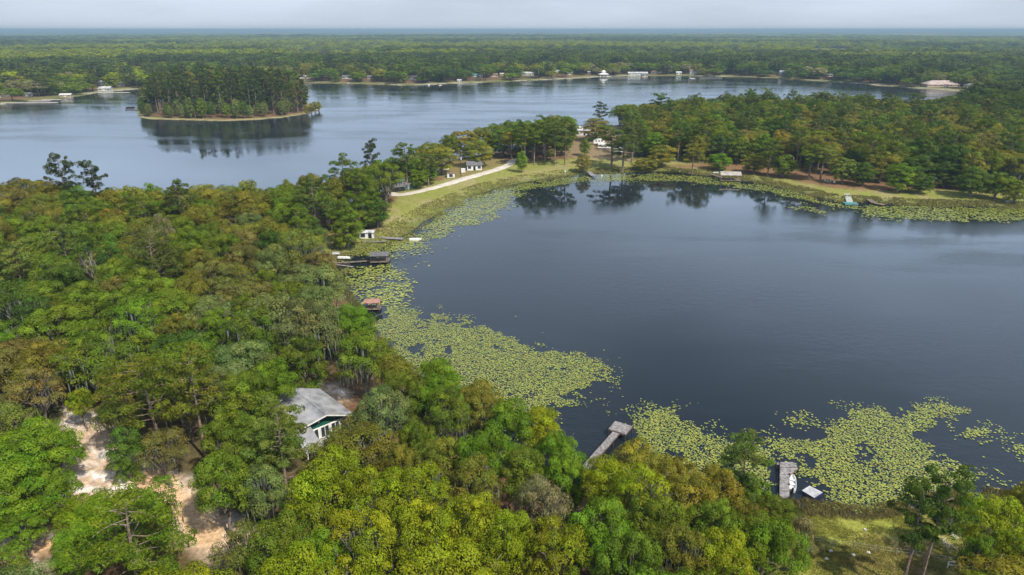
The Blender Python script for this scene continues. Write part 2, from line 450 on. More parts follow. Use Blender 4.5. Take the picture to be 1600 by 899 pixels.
ga = N(nt.nodes, 'ShaderNodeAttribute', attribute_name='leaf')
gt = N(nt.nodes, 'ShaderNodeTexCoord')
gn = N(nt.nodes, 'ShaderNodeTexNoise'); gn.inputs['Scale'].default_value = 1.3; gn.inputs['Detail'].default_value = 7; gn.inputs['Roughness'].default_value = .7
nt.links.new(gt.outputs['Object'], gn.inputs['Vector'])
gm = N(nt.nodes, 'ShaderNodeMapRange'); gm.inputs['From Min'].default_value = .3; gm.inputs['From Max'].default_value = .7; gm.inputs['To Min'].default_value = .55; gm.inputs['To Max'].default_value = 1.45
nt.links.new(gn.outputs['Fac'], gm.inputs['Value'])
gx = N(nt.nodes, 'ShaderNodeMixRGB', blend_type='MULTIPLY'); gx.inputs[0].default_value = 1
nt.links.new(ga.outputs['Color'], gx.inputs[1]); nt.links.new(gm.outputs[0], gx.inputs[2]); nt.links.new(gx.outputs[0], b.inputs['Base Color'])
gb = N(nt.nodes, 'ShaderNodeBump'); gb.inputs['Strength'].default_value = .6; gb.inputs['Distance'].default_value = .25
nt.links.new(gn.outputs['Fac'], gb.inputs['Height']); nt.links.new(gb.outputs[0], b.inputs['Normal'])
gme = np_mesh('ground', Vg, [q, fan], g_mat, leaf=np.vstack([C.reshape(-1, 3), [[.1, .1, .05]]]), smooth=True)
ground = bpy.data.objects.new('ground', gme); link(ground); tag(ground, 'flat sandy forest floor and grassy banks round the lakes', None, None, 'structure')

# ------------------------------------------------------------------ water
wm = bpy.data.materials.new('lake_water'); wm.use_nodes = True
nt = wm.node_tree; b = nt.nodes['Principled BSDF']
b.inputs['Base Color'].default_value = (.012, .017, .022, 1); b.inputs['IOR'].default_value = 1.333
b.inputs['Specular IOR Level'].default_value = .5
wt = N(nt.nodes, 'ShaderNodeTexCoord')
def noise(scale, detail=3, stretch=None, rough=.5):
    n = N(nt.nodes, 'ShaderNodeTexNoise'); n.inputs['Scale'].default_value = scale; n.inputs['Detail'].default_value = detail; n.inputs['Roughness'].default_value = rough
    if stretch:
        mp = N(nt.nodes, 'ShaderNodeMapping'); mp.inputs['Scale'].default_value = stretch; mp.inputs['Rotation'].default_value = (0, 0, .4)
        nt.links.new(wt.outputs['Object'], mp.inputs['Vector']); nt.links.new(mp.outputs[0], n.inputs['Vector'])
    else: nt.links.new(wt.outputs['Object'], n.inputs['Vector'])
    return n
nA = noise(1.4, 4, (1, 1.7, 1), .6)
nB = noise(.35, 3, (1, 2.0, 1))
nC = noise(.014, 5, (1, 3.2, 1), .6)                # gusts: ruffled and calm patches
add = N(nt.nodes, 'ShaderNodeMath', operation='MULTIPLY_ADD'); add.inputs[1].default_value = .9
nt.links.new(nB.outputs['Fac'], add.inputs[0]); nt.links.new(nA.outputs['Fac'], add.inputs[2])
wb = N(nt.nodes, 'ShaderNodeBump'); wb.inputs['Distance'].default_value = .05
ws = N(nt.nodes, 'ShaderNodeMapRange'); ws.inputs['From Min'].default_value = .42; ws.inputs['From Max'].default_value = .60; ws.inputs['To Min'].default_value = .16; ws.inputs['To Max'].default_value = .95
wsp = N(nt.nodes, 'ShaderNodeSeparateXYZ'); nt.links.new(wt.outputs['Object'], wsp.inputs[0])
lee = N(nt.nodes, 'ShaderNodeMapRange', interpolation_type='SMOOTHSTEP'); lee.inputs['From Min'].default_value = 195; lee.inputs['From Max'].default_value = 262; lee.inputs['To Min'].default_value = 1; lee.inputs['To Max'].default_value = .12
nt.links.new(wsp.outputs['Y'], lee.inputs['Value'])
lee2 = N(nt.nodes, 'ShaderNodeMapRange', interpolation_type='SMOOTHSTEP'); lee2.inputs['From Min'].default_value = 330; lee2.inputs['From Max'].default_value = 420; lee2.inputs['To Min'].default_value = 0; lee2.inputs['To Max'].default_value = .88
nt.links.new(wsp.outputs['Y'], lee2.inputs['Value'])
leeS = N(nt.nodes, 'ShaderNodeMath', operation='ADD'); nt.links.new(lee.outputs[0], leeS.inputs[0]); nt.links.new(lee2.outputs[0], leeS.inputs[1])
wsm = N(nt.nodes, 'ShaderNodeMath', operation='MULTIPLY'); nt.links.new(ws.outputs[0], wsm.inputs[0]); nt.links.new(leeS.outputs[0], wsm.inputs[1])
nt.links.new(nC.outputs['Fac'], ws.inputs['Value']); nt.links.new(wsm.outputs[0], wb.inputs['Strength'])
nt.links.new(add.outputs[0], wb.inputs['Height']); nt.links.new(wb.outputs[0], b.inputs['Normal'])
wr = N(nt.nodes, 'ShaderNodeMapRange'); wr.inputs['From Min'].default_value = .38; wr.inputs['From Max'].default_value = .62; wr.inputs['To Min'].default_value = .03; wr.inputs['To Max'].default_value = .12
wrm = N(nt.nodes, 'ShaderNodeMath', operation='MULTIPLY'); nt.links.new(wr.outputs[0], wrm.inputs[0]); nt.links.new(leeS.outputs[0], wrm.inputs[1])
nt.links.new(nC.outputs['Fac'], wr.inputs['Value']); nt.links.new(wrm.outputs[0], b.inputs['Roughness'])
def water_sheet(name, poly, margin, label):
    xs = [p[0] for p in poly]; ys = [p[1] for p in poly]
    x0, x1, y0, y1 = min(xs) - margin, max(xs) + margin, min(ys) - margin, max(ys) + margin
    o = bpy.data.objects.new(name, np_mesh(name, [(x0,y0,0),(x1,y0,0),(x1,y1,0),(x0,y1,0)], np.array([[0,1,2,3]]), wm))
    link(o); tag(o, label, None, None, 'structure')
allp = NEAR_LAKE + FAR_LAKE
water_sheet('lake_water', allp, 5, 'dark slate-blue water of the two lakes')

# ------------------------------------------------------------------ tree prototypes
def unit(v):
    return v / np.maximum(np.linalg.norm(v, axis=-1, keepdims=True), 1e-9)
def rdir(n, g): return unit(g.normal(size=(n, 3)))
def leaf_quads(Cn, Nn, size, g, elong=1.0, shape=.5):
    """rhombic leaf sprays: centre, normal, half size"""
    n = len(Cn)
    t = unit(np.cross(Nn, rdir(n, g))); u = np.cross(Nn, t)
    s = (size * g.uniform(.65, 1.35, n))[:, None]
    V = np.stack([Cn - t*s*elong, Cn - u*s*shape*1.2, Cn + t*s*elong, Cn + u*s*shape*1.2], 1)
    V[:, 1] += Nn * s * .12; V[:, 3] += Nn * s * .12
    return V.reshape(-1, 3), np.arange(4*n).reshape(n, 4)

class Crown: pass
def puffs(g, centers, radii, n_leaves, leaf, flat=.78, sub=7, elong=1.0, shape=.6, clump_b=.16, rnd=.55, upb=.5):
    """cauliflower clumps made of sub-puffs made of leaves"""
    nc = len(centers)
    wts = radii ** 2; wts = wts / wts.sum()
    cid = g.choice(nc, n_leaves, p=wts)
    sd = rdir(nc * sub, g).reshape(nc, sub, 3); sd[..., 2] = np.abs(sd[..., 2]) * .9 - .25
    sr = g.uniform(.38, .62, (nc, sub))
    sid = g.integers(0, sub, n_leaves)
    S = sd[cid, sid]; sR = sr[cid, sid]
    ld = unit(rdir(n_leaves, g) + S * .6 + np.array([0, 0, upb]))
    k = g.uniform(.72, 1.05, n_leaves) ** .6
    off = S * .62 + ld * (sR * k)[:, None]
    off[:, 2] *= flat
    Pn = centers[cid] + off * radii[cid][:, None]
    Nn = unit(ld * .8 + S * .4 + rdir(n_leaves, g) * rnd + np.array([0, 0, .25]))
    V, F = leaf_quads(Pn, Nn, leaf, g, elong, shape)
    cb = g.normal(.5, clump_b * .5, nc)[cid] + g.normal(0, .035, nc * sub).reshape(nc, sub)[cid, sid]
    b = np.clip(cb + g.normal(0, .07, n_leaves), .22, .85)
    y = np.clip(g.normal(.5, .16, nc)[cid] + g.normal(0, .12, n_leaves), 0, 1)
    leafc = np.stack([b, y, np.zeros_like(b)], 1)
    return V, F, np.repeat(leafc, 4, 0)

def limb(mb, a, b, r0, r1, g, n=5, sides=5, sag=.12):
    a = np.array(a, float); b = np.array(b, float); L = np.linalg.norm(b - a)
    pts = []
    for i in range(n + 1):
        t = i / n
        p = a * (1 - t) + b * t + np.array([0, 0, 1]) * math.sin(t * math.pi) * L * sag
        if 0 < i < n: p = p + g.normal(0, L * .035, 3)
        pts.append(p)
    rr = [r0 * (1 - i / n) + r1 * (i / n) for i in range(n + 1)]
    mb.tube(pts, rr, sides)
    return pts

def oak_proto(seed, n_leaves=9000, leaf=.2, moss=0, R0=5.0, H=11.5, sparse=0.0, nclump=34, sides=5, sub=9, bare=0, low=-.28):
    g = np.random.default_rng(seed)
    ex, ey = g.uniform(.85, 1.15, 2)
    d = rdir(nclump * 6, g); d = d[d[:, 2] > low]
    keep = []                                                       # spread the clumps over the dome
    for v in d:
        if all(np.dot(v, w) < math.cos(.36) for w in keep): keep.append(v)
        if len(keep) >= nclump: break
    d = np.array(keep); nc = len(d)
    lob = 1 + .18 * np.sin(np.arctan2(d[:, 1], d[:, 0]) * g.integers(2, 4) + g.uniform(0, 6)) 
    r = g.uniform(.80, 1.08, nc) * lob
    zc = H * (.60 if low > -.5 else .50)
    cen = np.stack([d[:, 0] * R0 * .78 * ex * r, d[:, 1] * R0 * .78 * ey * r, zc + d[:, 2] * (H * (.40 if low > -.5 else .46)) * .82 * g.uniform(.82, 1.12, nc)], 1)
    rd = g.uniform(1.1, 1.95, nc) * R0 / 5.0
    ni = 6
    inner = np.stack([g.normal(0, R0 * .25, ni), g.normal(0, R0 * .25, ni), zc + g.uniform(-.5, 2.0, ni)], 1)
    cen2 = np.vstack([cen, inner]); rd2 = np.concatenate([rd, np.full(ni, 1.5 * R0 / 5)])
    if sparse: 
        m = g.uniform(size=len(cen2)) > sparse; cen2, rd2 = cen2[m], rd2[m]
    V, F, L = puffs(g, cen2, rd2, n_leaves, leaf, sub=sub)
    p = Crown(); p.kind = 'oak'; p.R = R0; p.H = H; p.leaves = (V, F, L)
    mb = MB()
    fork = np.array([g.normal(0, .3), g.normal(0, .3), H * .24])
    mb.tube([(0, 0, -.6), (fork[0]*.4, fork[1]*.4, H*.12), tuple(fork)], [.42, .33, .30], sides + 1)
    order = g.permutation(nc)[:9 + bare]
    for j, i in enumerate(order):
        pts = limb(mb, fork, cen[i] + [0, 0, -.3], .2, .06, g, 4, sides)
        for kk in range(2):
            t = pts[2 + kk]; e = cen[i] + g.normal(0, 1.0, 3)
            limb(mb, t, e, .07, .02, g, 2, 3)
    if bare:
        for _ in range(bare * 3):
            i = g.integers(nc); e = cen[i] + d[i] * rd[i] * g.uniform(.7, 1.15)
            limb(mb, cen[i] - d[i] * 1.2, e, .06, .018, g, 3, 3)
    p.wood = mb
    p.moss = None
    if moss:
        low = cen2[g.integers(0, len(cen2), moss)]
        lr = rd2[g.integers(0, len(rd2), moss)]
        o = rdir(moss, g); o[:, 2] = -np.abs(o[:, 2]) * .35
        base = low + o * lr[:, None] * .95
        ln = g.uniform(.7, 2.2, moss); wd = g.uniform(.04, .11, moss)
        a = g.uniform(0, math.pi, moss); t = np.stack([np.cos(a), np.sin(a), np.zeros(moss)], 1) * wd[:, None]
        dn = np.stack([g.normal(0, .06, moss), g.normal(0, .06, moss), -np.ones(moss)], 1) * ln[:, None]
        Vm = np.stack([base - t, base + t, base + dn * .55 + t * .8, base + dn + t * .1, base + dn - t * .1, base + dn * .55 - t * .8], 1).reshape(-1, 3)
        p.moss = (Vm, np.arange(6 * moss).reshape(moss, 6))
    return p

def pine_proto(seed, n_leaves=7500, leaf=.21, H=20.0, R0=3.5, ncl=24, low=.52, flat=.8, sides=6, bare=4):
    g = np.random.default_rng(seed)
    mb = MB(); lean = g.normal(0, .5, 2)
    tp = lambda t: np.array([lean[0] * t * t, lean[1] * t * t, H * .96 * t])
    mb.tube([tuple(tp(t)) if t > 0 else (0, 0, -.6) for t in (0, .15, .35, .55, .75, .9, 1)], [.30, .27, .235, .2, .14, .08, .03], sides)
    cen, rd = [], []
    for i in range(ncl):
        t = low + (1 - low) * ((i + g.uniform(0, .8)) / ncl)
        a = i * 2.4 + g.uniform(-.6, .6)
        u = (t - low) / (1 - low)
        reach = R0 * (.55 + .75 * math.sin(min(1, u * 1.15 + .12) * math.pi * .85)) * g.uniform(.55, 1.05)
        b = tp(t - .02); e = b + np.array([math.cos(a) * reach, math.sin(a) * reach, .25 * reach + g.uniform(-.9, 1.1)])
        limb(mb, b, e, .075, .025, g, 3, 4, .05)
        cen.append(e); rd.append(g.uniform(.85, 1.5) * R0 / 3.6)
        m = b * .45 + e * .55 + g.normal(0, .25, 3); cen.append(m); rd.append(g.uniform(.55, .95) * R0 / 3.6)
    cen.append(tp(1)); rd.append(1.2 * R0 / 3.6)
    for i in range(bare):
        t = g.uniform(low * .6, low); a = g.uniform(0, 6.28); b = tp(t)
        limb(mb, b, b + np.array([math.cos(a) * 1.8, math.sin(a) * 1.8, .3]), .05, .015, g, 2, 3)
    V, F, L = puffs(g, np.array(cen), np.array(rd), n_leaves, leaf, flat=flat, sub=6, elong=1.25, shape=.26, rnd=.9, upb=.2, clump_b=.12)
    p = Crown(); p.kind = 'pine'; p.R = R0; p.H = H; p.leaves = (V, F, L); p.wood = mb; p.moss = None
    return p

def bare_proto(seed, H=12.0, spread=3.0, lev=4):
    g = np.random.default_rng(seed); mb = MB()
    def grow(a, d, L, r, k):
        d = unit(d); b = a + d * L
        mid = a + d * L * .5 + g.normal(0, L * .05, 3)
        mb.tube([tuple(a), tuple(mid), tuple(b)], [r, r * .82, r * .62], 5 if k > 1 else 3)
        if k == 0: return
        for i in range(3 if k > 1 else 4):
            nd = unit(d * .9 + rdir(1, g)[0] * .75 + np.array([0, 0, .18]))
            st = a + (b - a) * g.uniform(.55, 1.0)
            grow(st, nd, L * g.uniform(.55, .78), r * .52, k - 1)
    grow(np.array([0, 0, -.5]), np.array([g.normal(0, .08), g.normal(0, .08), 1.0]), H * .45, .22, lev)
    p = Crown(); p.kind = 'bare'; p.R = spread; p.H = H; p.leaves = None; p.wood = mb; p.moss = None
    return p

OAKS = [oak_proto(100 + i, 22000, .108, low=-.4) for i in range(6)]
MOSSY = [oak_proto(200 + i, 18000, .108, moss=420, sparse=.12, bare=3) for i in range(3)]
OPEN = [oak_proto(260 + i, 10000, .115, moss=120, sparse=.25, bare=8) for i in range(2)]
PINES = [pine_proto(300 + i) for i in range(4)] + [pine_proto(320, 9500, .2, 21, 4.6, 30, .46)]
DENSE = [oak_proto(400 + i, 19000, .108, R0=4.2, H=11, nclump=40, low=-.85) for i in range(3)]
BARE = [bare_proto(500), bare_proto(501, 9, 2.5)]
SHRUB = [oak_proto(600 + i, 2600, .12, R0=2.0, H=3.2, nclump=14) for i in range(2)]
PROTOS = {'oak': OAKS, 'mossy': MOSSY, 'open': OPEN, 'pine': PINES, 'dense': DENSE, 'bare': BARE, 'shrub': SHRUB}
for ps in PROTOS.values():
    for p in ps:
        p.me_wood = p.wood.mesh('trunk', M_PBARK if p.kind == 'pine' else (M_DEAD if p.kind == 'bare' else M_BARK))
        p.me_leaf = np_mesh('crown', p.leaves[0], p.leaves[1], M_LEAF, leaf=p.leaves[2]) if p.leaves else None
        p.me_moss = np_mesh('spanish_moss', p.moss[0], p.moss[1], M_MOSS) if p.moss else None

def joined_proto(p, name):
    """crown and trunk in one mesh, for the instanced woodland"""
    wv = np.array(p.wood.v); wf4 = np.array([f for f in p.wood.f if len(f) == 4]); 
    V, F, L = p.leaves
    V2 = np.vstack([V, wv]); F2 = [F, wf4 + len(V)]
    mi = np.concatenate([np.zeros(len(F)), np.ones(len(wf4))])
    Lc = np.vstack([L, np.full((len(wv), 3), .5)])
    me = np_mesh(name, V2, F2, [M_LEAF_I, M_PBARK if p.kind == 'pine' else M_BARK], leaf=Lc, mi=mi)
    return bpy.data.objects.new(name, me)

# ------------------------------------------------------------------ tree colours (leaf albedo) and where they grow
TINT = {'yg': (.225, .270, .008), 'vg': (.130, .22, .010), 'mg': (.128, .182, .012), 'dg': (.078, .130, .014), 'og': (.215, .205, .022),
        'tan': (.23, .21, .095), 'sage': (.165, .205, .055), 'ol': (.178, .180, .020), 'br': (.180, .170, .038), 'pg': (.105, .150, .024), 'ps': (.16, .20, .032), 'dk': (.062, .085, .026)}
TWORD = {'yg': 'yellow-green', 'vg': 'bright green', 'mg': 'mid-green', 'dg': 'dark green', 'og': 'golden-olive', 'tan': 'tan-grey', 'sage': 'sage green',
         'ol': 'olive', 'br': 'brownish olive', 'pg': 'deep green', 'ps': 'pale green', 'dk': 'dark'}
# colour anchors over the picture of the place: px, py, weights
ANCH = [(60,310,'og og ol br ol'),(200,320,'og og ol br'),(370,310,'ol ol og mg'),(450,330,'mg ol pg'),(60,370,'mg ol mg'),(230,370,'mg ol mg tan'),(400,380,'ol mg br sage'),
        (500,360,'mg pg mg dg'),(60,470,'mg vg dg mg'),(250,470,'mg mg dg ol'),(400,450,'sage ol br mg'),(480,470,'sage mg sage'),(60,560,'vg mg vg'),(250,560,'vg mg mg dg ol'),
        (430,540,'sage mg sage mg'),(540,560,'vg mg'),(60,640,'mg ol br'),(60,760,'vg vg mg'),(250,640,'ol mg ps'),(390,700,'mg vg mg'),(330,720,'mg vg'),(180,820,'vg yg mg ps'),(420,860,'mg vg yg'),
        (520,800,'yg yg vg'),(640,820,'yg yg yg'),(760,820,'yg ol yg'),(650,620,'mg vg ol sage'),(620,700,'br ol ol'),(780,690,'vg yg ol'),(860,700,'yg vg vg'),(930,820,'vg mg yg'),
        (1000,740,'og yg og'),(1100,780,'og ol og tan'),(1180,850,'vg mg og'),(1560,830,'og yg og mg'),(700,230,'og ol mg'),(830,220,'mg pg mg ol'),(930,190,'br ol mg'),
        (1000,200,'mg ol og pg'),(1100,190,'dg ol mg ol'),(1060,230,'og ol og'),(1200,180,'dg mg ol'),(1230,210,'br ol og br'),(1330,180,'br ol dg ol'),(1400,230,'br og ol og'),(1500,220,'og br ol ol'),
        (1450,270,'dg dg mg'),(1560,260,'mg dg ol'),(1300,250,'ol mg ol'),(1500,190,'ol dg mg og')]
def tint_at(px, py, rnd):
    w = np.array([math.exp(-(((px - a[0]) / 70) ** 2 + ((py - a[1]) / 50) ** 2)) + 1e-9 for a in ANCH])
    i = rnd.choices(range(len(ANCH)), weights=list(w))[0]
    return rnd.choice(ANCH[i][2].split())

# places in the picture that stay open to view
VIS = [
 [(116,668),(165,680),(222,745),(200,765),(150,768),(126,738)],
 [(232,752),(290,762),(332,800),(345,850),(310,852),(262,818)],
 [(0,866),(60,850),(98,835),(105,899),(0,899)],
 [(288,700),(318,700),(318,738),(288,738)],
 [(449,604),(492,604),(541,648),(528,676),(505,700),(472,700),(470,660)],
 [(922,718),(946,668),(962,654),(992,663),(980,692),(935,722)],
 [(1208,716),(1250,720),(1292,755),(1285,786),(1250,792),(1208,790)],
 [(1258,796),(1400,790),(1410,850),(1500,870),(1520,960),(1235,960)],
 [(1462,815),(1500,815),(1500,860),(1480,868)],
 [(495,604),(532,608),(538,632),(515,634)],
 [(546,462),(602,462),(602,492),(552,490)],
 [(116,668),(165,680),(222,745),(205,785),(128,792),(122,738)],
 [(548,478),(552,470),(620,470),(628,566),(690,572),(740,596),(800,628),(850,655),(900,690),(925,712),(985,700),(1060,712),(1130,738),(1215,735),(1300,700),(1500,770),(1600,770),(1600,330),(1300,320),(1000,275),(800,295),(640,380),(545,410),(532,450)],
 [(592,362),(622,304),(700,286),(790,263),(830,262),(840,285),(700,335),(640,368),(592,368)],
 [(505,372),(560,352),(600,352),(660,365),(640,420),(550,430),(515,410)],
 [(-50,165),(-50,287),(75,283),(150,300),(300,292),(440,284),(470,270),(510,262),(560,248),(600,246),(640,235),(690,205),(720,196),(790,192),(830,185),(880,180),(925,168),(1000,160),(1040,158),(1120,146),(1200,143),(1350,152),(1420,160),(1500,157),(1540,150),(1400,120),(800,110),(0,130)],
 [(835,262),(925,260),(1060,264),(1150,270),(1230,278),(1300,290),(1420,305),(1600,309),(1600,325),(1300,320),(1000,275),(850,285)],
 [(675,250),(760,252),(790,262),(700,284),(690,270)],
 [(896,198),(920,198),(945,225),(955,240),(930,240),(900,212)],
 [(626,285),(645,285),(645,300),(626,300)],
 [(1442,277),(1460,277),(1460,287),(1442,287)],
 [(340,340),(365,340),(378,352),(372,360),(345,352)],
 [(555,700),(600,700),(600,718),(555,718)],
]
def blocks_view(x, y, zc, r, hh, which=VIS, f=.85):
    pts = []
    for a in range(8):
        pts.append(P(x + math.cos(a * .785) * r * f, y, zc + math.sin(a * .785) * hh * f)[:2])
    pts.append(P(x, y, zc)[:2])
    xs = np.array([p[0] for p in pts]); ys = np.array([p[1] for p in pts])
    for v in which:
        if (poly_sdf(v, xs, ys) < 0).any(): return True
    return False

TREES = []           # dict(kind, proto, x, y, s, sz, rz, tint, cz, R)
def add_tree(kind, x, y, scale, zs=1.0, tint='mg', pi=None, label=None, name=None, rnd=random):
    ps = PROTOS[kind]; k = rnd.randrange(len(ps)) if pi is None else pi
    p = ps[k]
    cz = p.H * scale * zs * (.62 if kind not in ('pine', 'bare') else .78)
    c = TINT[tint]; j = [rnd.uniform(.85, 1.15)] * 3
    j = [j[0] * rnd.uniform(.93, 1.07) for _ in range(3)]
    TREES.append(dict(kind=kind, k=k, x=x, y=y, s=scale, zs=zs, rz=rnd.uniform(0, 6.283), tint=tint, col=(c[0]*j[0], c[1]*j[1], c[2]*j[2]), cz=cz, R=p.R*scale, H=p.H*scale*zs, label=label, name=name))
def by_crown(kind, px, py, dpx, H, tint, pi=None, label=None, name=None):
    """crown centre at pixel, crown width in pixels, tree height in metres"""
    f = .62 if kind not in ('pine', 'bare') else .78
    x, y = G(px, py, H * f + 1.0)
    depth = P(x, y, H * f)[2]
    R = dpx / 2 * depth / FPX
    p = PROTOS[kind][pi or 0]
    s = R / (p.R * 1.12)
    add_tree(kind, x, y, s, H / (p.H * s), tint, pi, label, name)

# trees picked out one by one
for t in [
 # lower centre, between the house and the dock
 ('oak',685,592,84,11,'vg'),('oak',632,622,88,11,'mg'),('mossy',598,652,90,12,'sage'),('open',562,676,76,8,'br'),('oak',652,692,72,9,'mg'),('oak',748,634,88,11,'ol'),
 ('mossy',700,650,84,12,'mg'),('oak',795,668,96,12,'vg'),('oak',846,668,84,11,'yg'),('oak',872,712,84,10,'vg'),('oak',760,722,92,12,'vg'),('oak',820,744,92,11,'mg'),('oak',692,728,92,11,'ol'),
 ('mossy',742,768,92,12,'ol'),('oak',628,738,76,10,'ol'),('oak',520,775,140,13,'yg'),('oak',590,790,112,13,'yg'),('mossy',566,862,124,13,'yg'),('mossy',660,785,112,12,'yg'),('oak',664,850,132,13,'yg'),
 ('oak',742,832,112,12,'yg'),('open',850,800,96,12,'tan'),('oak',795,858,104,12,'yg'),('oak',868,868,112,12,'yg'),('oak',948,760,100,11,'yg'),('oak',992,728,96,11,'og'),('open',1010,785,112,13,'yg'),
 ('oak',938,845,124,12,'vg'),('oak',1030,835,104,11,'mg'),('oak',1052,750,88,10,'og'),('mossy',1076,795,100,11,'og'),('oak',1118,765,84,10,'og'),('oak',1120,835,100,11,'mg'),('mossy',1166,816,74,8,'og'),
 ('open',1250,838,50,7,'tan'),('dense',1158,772,58,9,'dg'),('oak',1200,862,116,11,'vg'),('oak',1128,888,112,11,'yg'),('mossy',1060,880,104,12,'ol'),('oak',982,890,112,12,'mg'),
 ('oak',1552,822,96,10,'yg'),('oak',1600,796,70,9,'og'),('oak',1594,872,84,9,'yg'),('mossy',1530,874,66,8,'vg'),
 # lower left
 ('oak',60,715,124,10,'vg'),('open',20,690,96,11,'ps'),('oak',92,720,72,9,'vg'),('oak',28,785,124,11,'vg'),('oak',84,785,96,9,'vg'),('oak',30,836,96,8,'vg'),
 ('open',60,622,84,10,'br'),('oak',128,640,44,7,'yg'),('open',182,664,70,8,'br'),('dense',196,704,68,9,'dg'),('open',258,712,80,9,'br'),('open',292,640,64,10,'ol'),
 ('oak',362,690,92,11,'mg'),('oak',348,765,108,12,'mg'),('oak',385,628,96,12,'mg'),('oak',425,608,88,12,'vg'),('mossy',412,775,84,10,'sage'),('oak',125,872,90,8,'vg'),('open',378,872,96,9,'ps'),
 ('oak',444,868,108,11,'mg'),('oak',505,888,100,11,'vg'),('oak',405,735,80,10,'mg'),('oak',245,865,90,9,'ps'),
 # left hillside
 ('dense',237,306,36,13,'vg'),('oak',88,314,92,13,'og'),('oak',180,324,92,13,'og'),('open',22,326,70,12,'tan'),('oak',330,318,84,12,'ol'),('oak',385,326,108,13,'ol'),
 ('oak',330,445,92,13,'br'),('mossy',432,502,124,15,'sage'),('mossy',486,520,112,15,'sage'),('mossy',400,520,92,14,'mg'),('mossy',505,450,100,14,'sage'),('oak',185,472,84,12,'br'),('oak',140,485,90,13,'mg'),
 ('oak',310,350,56,11,'ps'),('mossy',465,395,96,15,'ps'),('oak',75,480,84,12,'mg'),
 # neck of land and far bank
 ('dense',724,217,64,15,'og'),('dense',690,244,58,13,'og'),('dense',745,234,60,13,'ol'),('dense',785,217,62,14,'mg'),('dense',650,264,44,12,'mg'),('dense',652,276,34,8,'vg'),('dense',670,270,32,8,'vg'),('dense',588,326,52,10,'dg'),
 ('dense',555,322,70,13,'mg'),('dense',540,342,70,13,'mg'),('dense',520,302,60,14,'mg'),('dense',590,270,66,14,'mg'),
 ('dense',912,248,30,9,'br'),('dense',914,228,22,9,'vg'),('dense',1008,250,46,6.5,'ol'),('dense',932,198,60,13,'br'),('dense',815,248,22,10,'vg'),
 ('dense',1052,217,62,13,'og'),('dense',1035,237,54,11,'og'),('dense',1124,248,46,8,'vg'),('dense',1180,252,50,8.5,'ol'),('dense',1225,254,50,10,'mg'),('dense',1320,262,46,11,'ps'),('dense',1350,267,46,10,'dg'),
 ('dense',1408,270,56,12,'vg'),('dense',1480,267,52,11,'dg'),('dense',1522,277,56,12,'dg'),('dense',1560,282,52,11,'mg'),('dense',1590,292,44,9,'mg'),('dense',1440,282,50,8,'dg'),
 ('open',1335,158,30,13,'tan'),('dense',1250,177,54,13,'dg')]:
    by_crown(*t)
for t in [
 ('pine',96,268,38,23,'dk',0,'tall dark pine on the lake edge, taller of the two standing above the canopy'),
 ('pine',147,280,38,21,'dk',1,'wide-topped dark pine just right of the taller one at the lake edge'),
 ('pine',230,600,110,17,'mg',4,'spreading pale green pine above the sandy track'),
 ('pine',436,680,84,15,'ps',2,'pine with forked pale limbs below left of the grey-roofed house'),
 ('pine',194,830,146,16,'vg',4,'huge pine with a pale leaning trunk at the bottom of the sandy clearing'),
 ('pine',300,596,70,17,'ol',1,None),('pine',25,410,60,17,'ps',2,None),('pine',245,405,46,17,'ps',3,None),('pine',100,385,56,18,'ps',0,None),
 ('pine',1442,795,70,15,'dg',0,'pine on the lawn, left one of the pair with bare dark trunks'),
 ('pine',1472,785,76,16,'dg',1,'pine on the lawn, right one of the pair with bare dark trunks'),
 ('pine',1168,705,70,13,'pg',3,'soft green pine rising over the lily pads beside the plank dock'),
 ('pine',578,236,26,21,'dk',2,'small-topped dark pine standing highest over the near end of the lane'),
 ('pine',634,240,38,18.5,'pg',0,'tall pine with a long bare trunk beside the turquoise shed'),
 ('pine',668,252,34,13,'pg',1,'pine with a forked trunk between the turquoise shed and the white house'),
 ('pine',535,268,44,20,'pg',2,None),('pine',488,300,50,19,'pg',3,None),('pine',560,285,44,18,'mg',0,None),
 ('pine',835,205,36,20,'mg',1,None),('pine',852,200,34,20.5,'mg',2,None),('pine',868,206,36,20,'pg',3,None),('pine',884,205,34,20,'pg',0,None),('pine',820,212,34,18,'mg',2,None),
 ('pine',958,212,52,18,'pg',1,None),('pine',975,222,48,16,'pg',3,None),('pine',990,205,44,18.5,'pg',0,None),('pine',940,172,20,19,'dk',2,None),
 ('pine',1036,160,34,20,'dg',1,None),('pine',1200,160,28,19,'dk',0,None),('pine',1282,160,22,19,'dk',3,'thin-topped dark pine silhouetted against the far lake'),('pine',1388,156,26,17,'dk',2,None),
 ('pine',1288,240,44,14.5,'ps',0,None),('pine',1270,238,40,14.5,'mg',3,None),('pine',1205,230,30,16,'mg',1,None),('pine',1085,228,36,15.5,'ol',2,None),('pine',1435,160,28,18,'dg',1,None),
 ('bare',145,412,34,14,'tan',0,'bleached dead tree with bare white branches in the left woods'),
 ('bare',230,858,60,9,'tan',1,'leafless grey tree below the huge pine by the track'),
 ('bare',448,298,26,13,'tan',0,'leafless grey tree on the skyline against the far lake'),
 ('open',255,384,46,17,'tan',1,'pale grey-brown thin-leaved tree standing in the middle of the left woods')]:
    by_crown(*t)

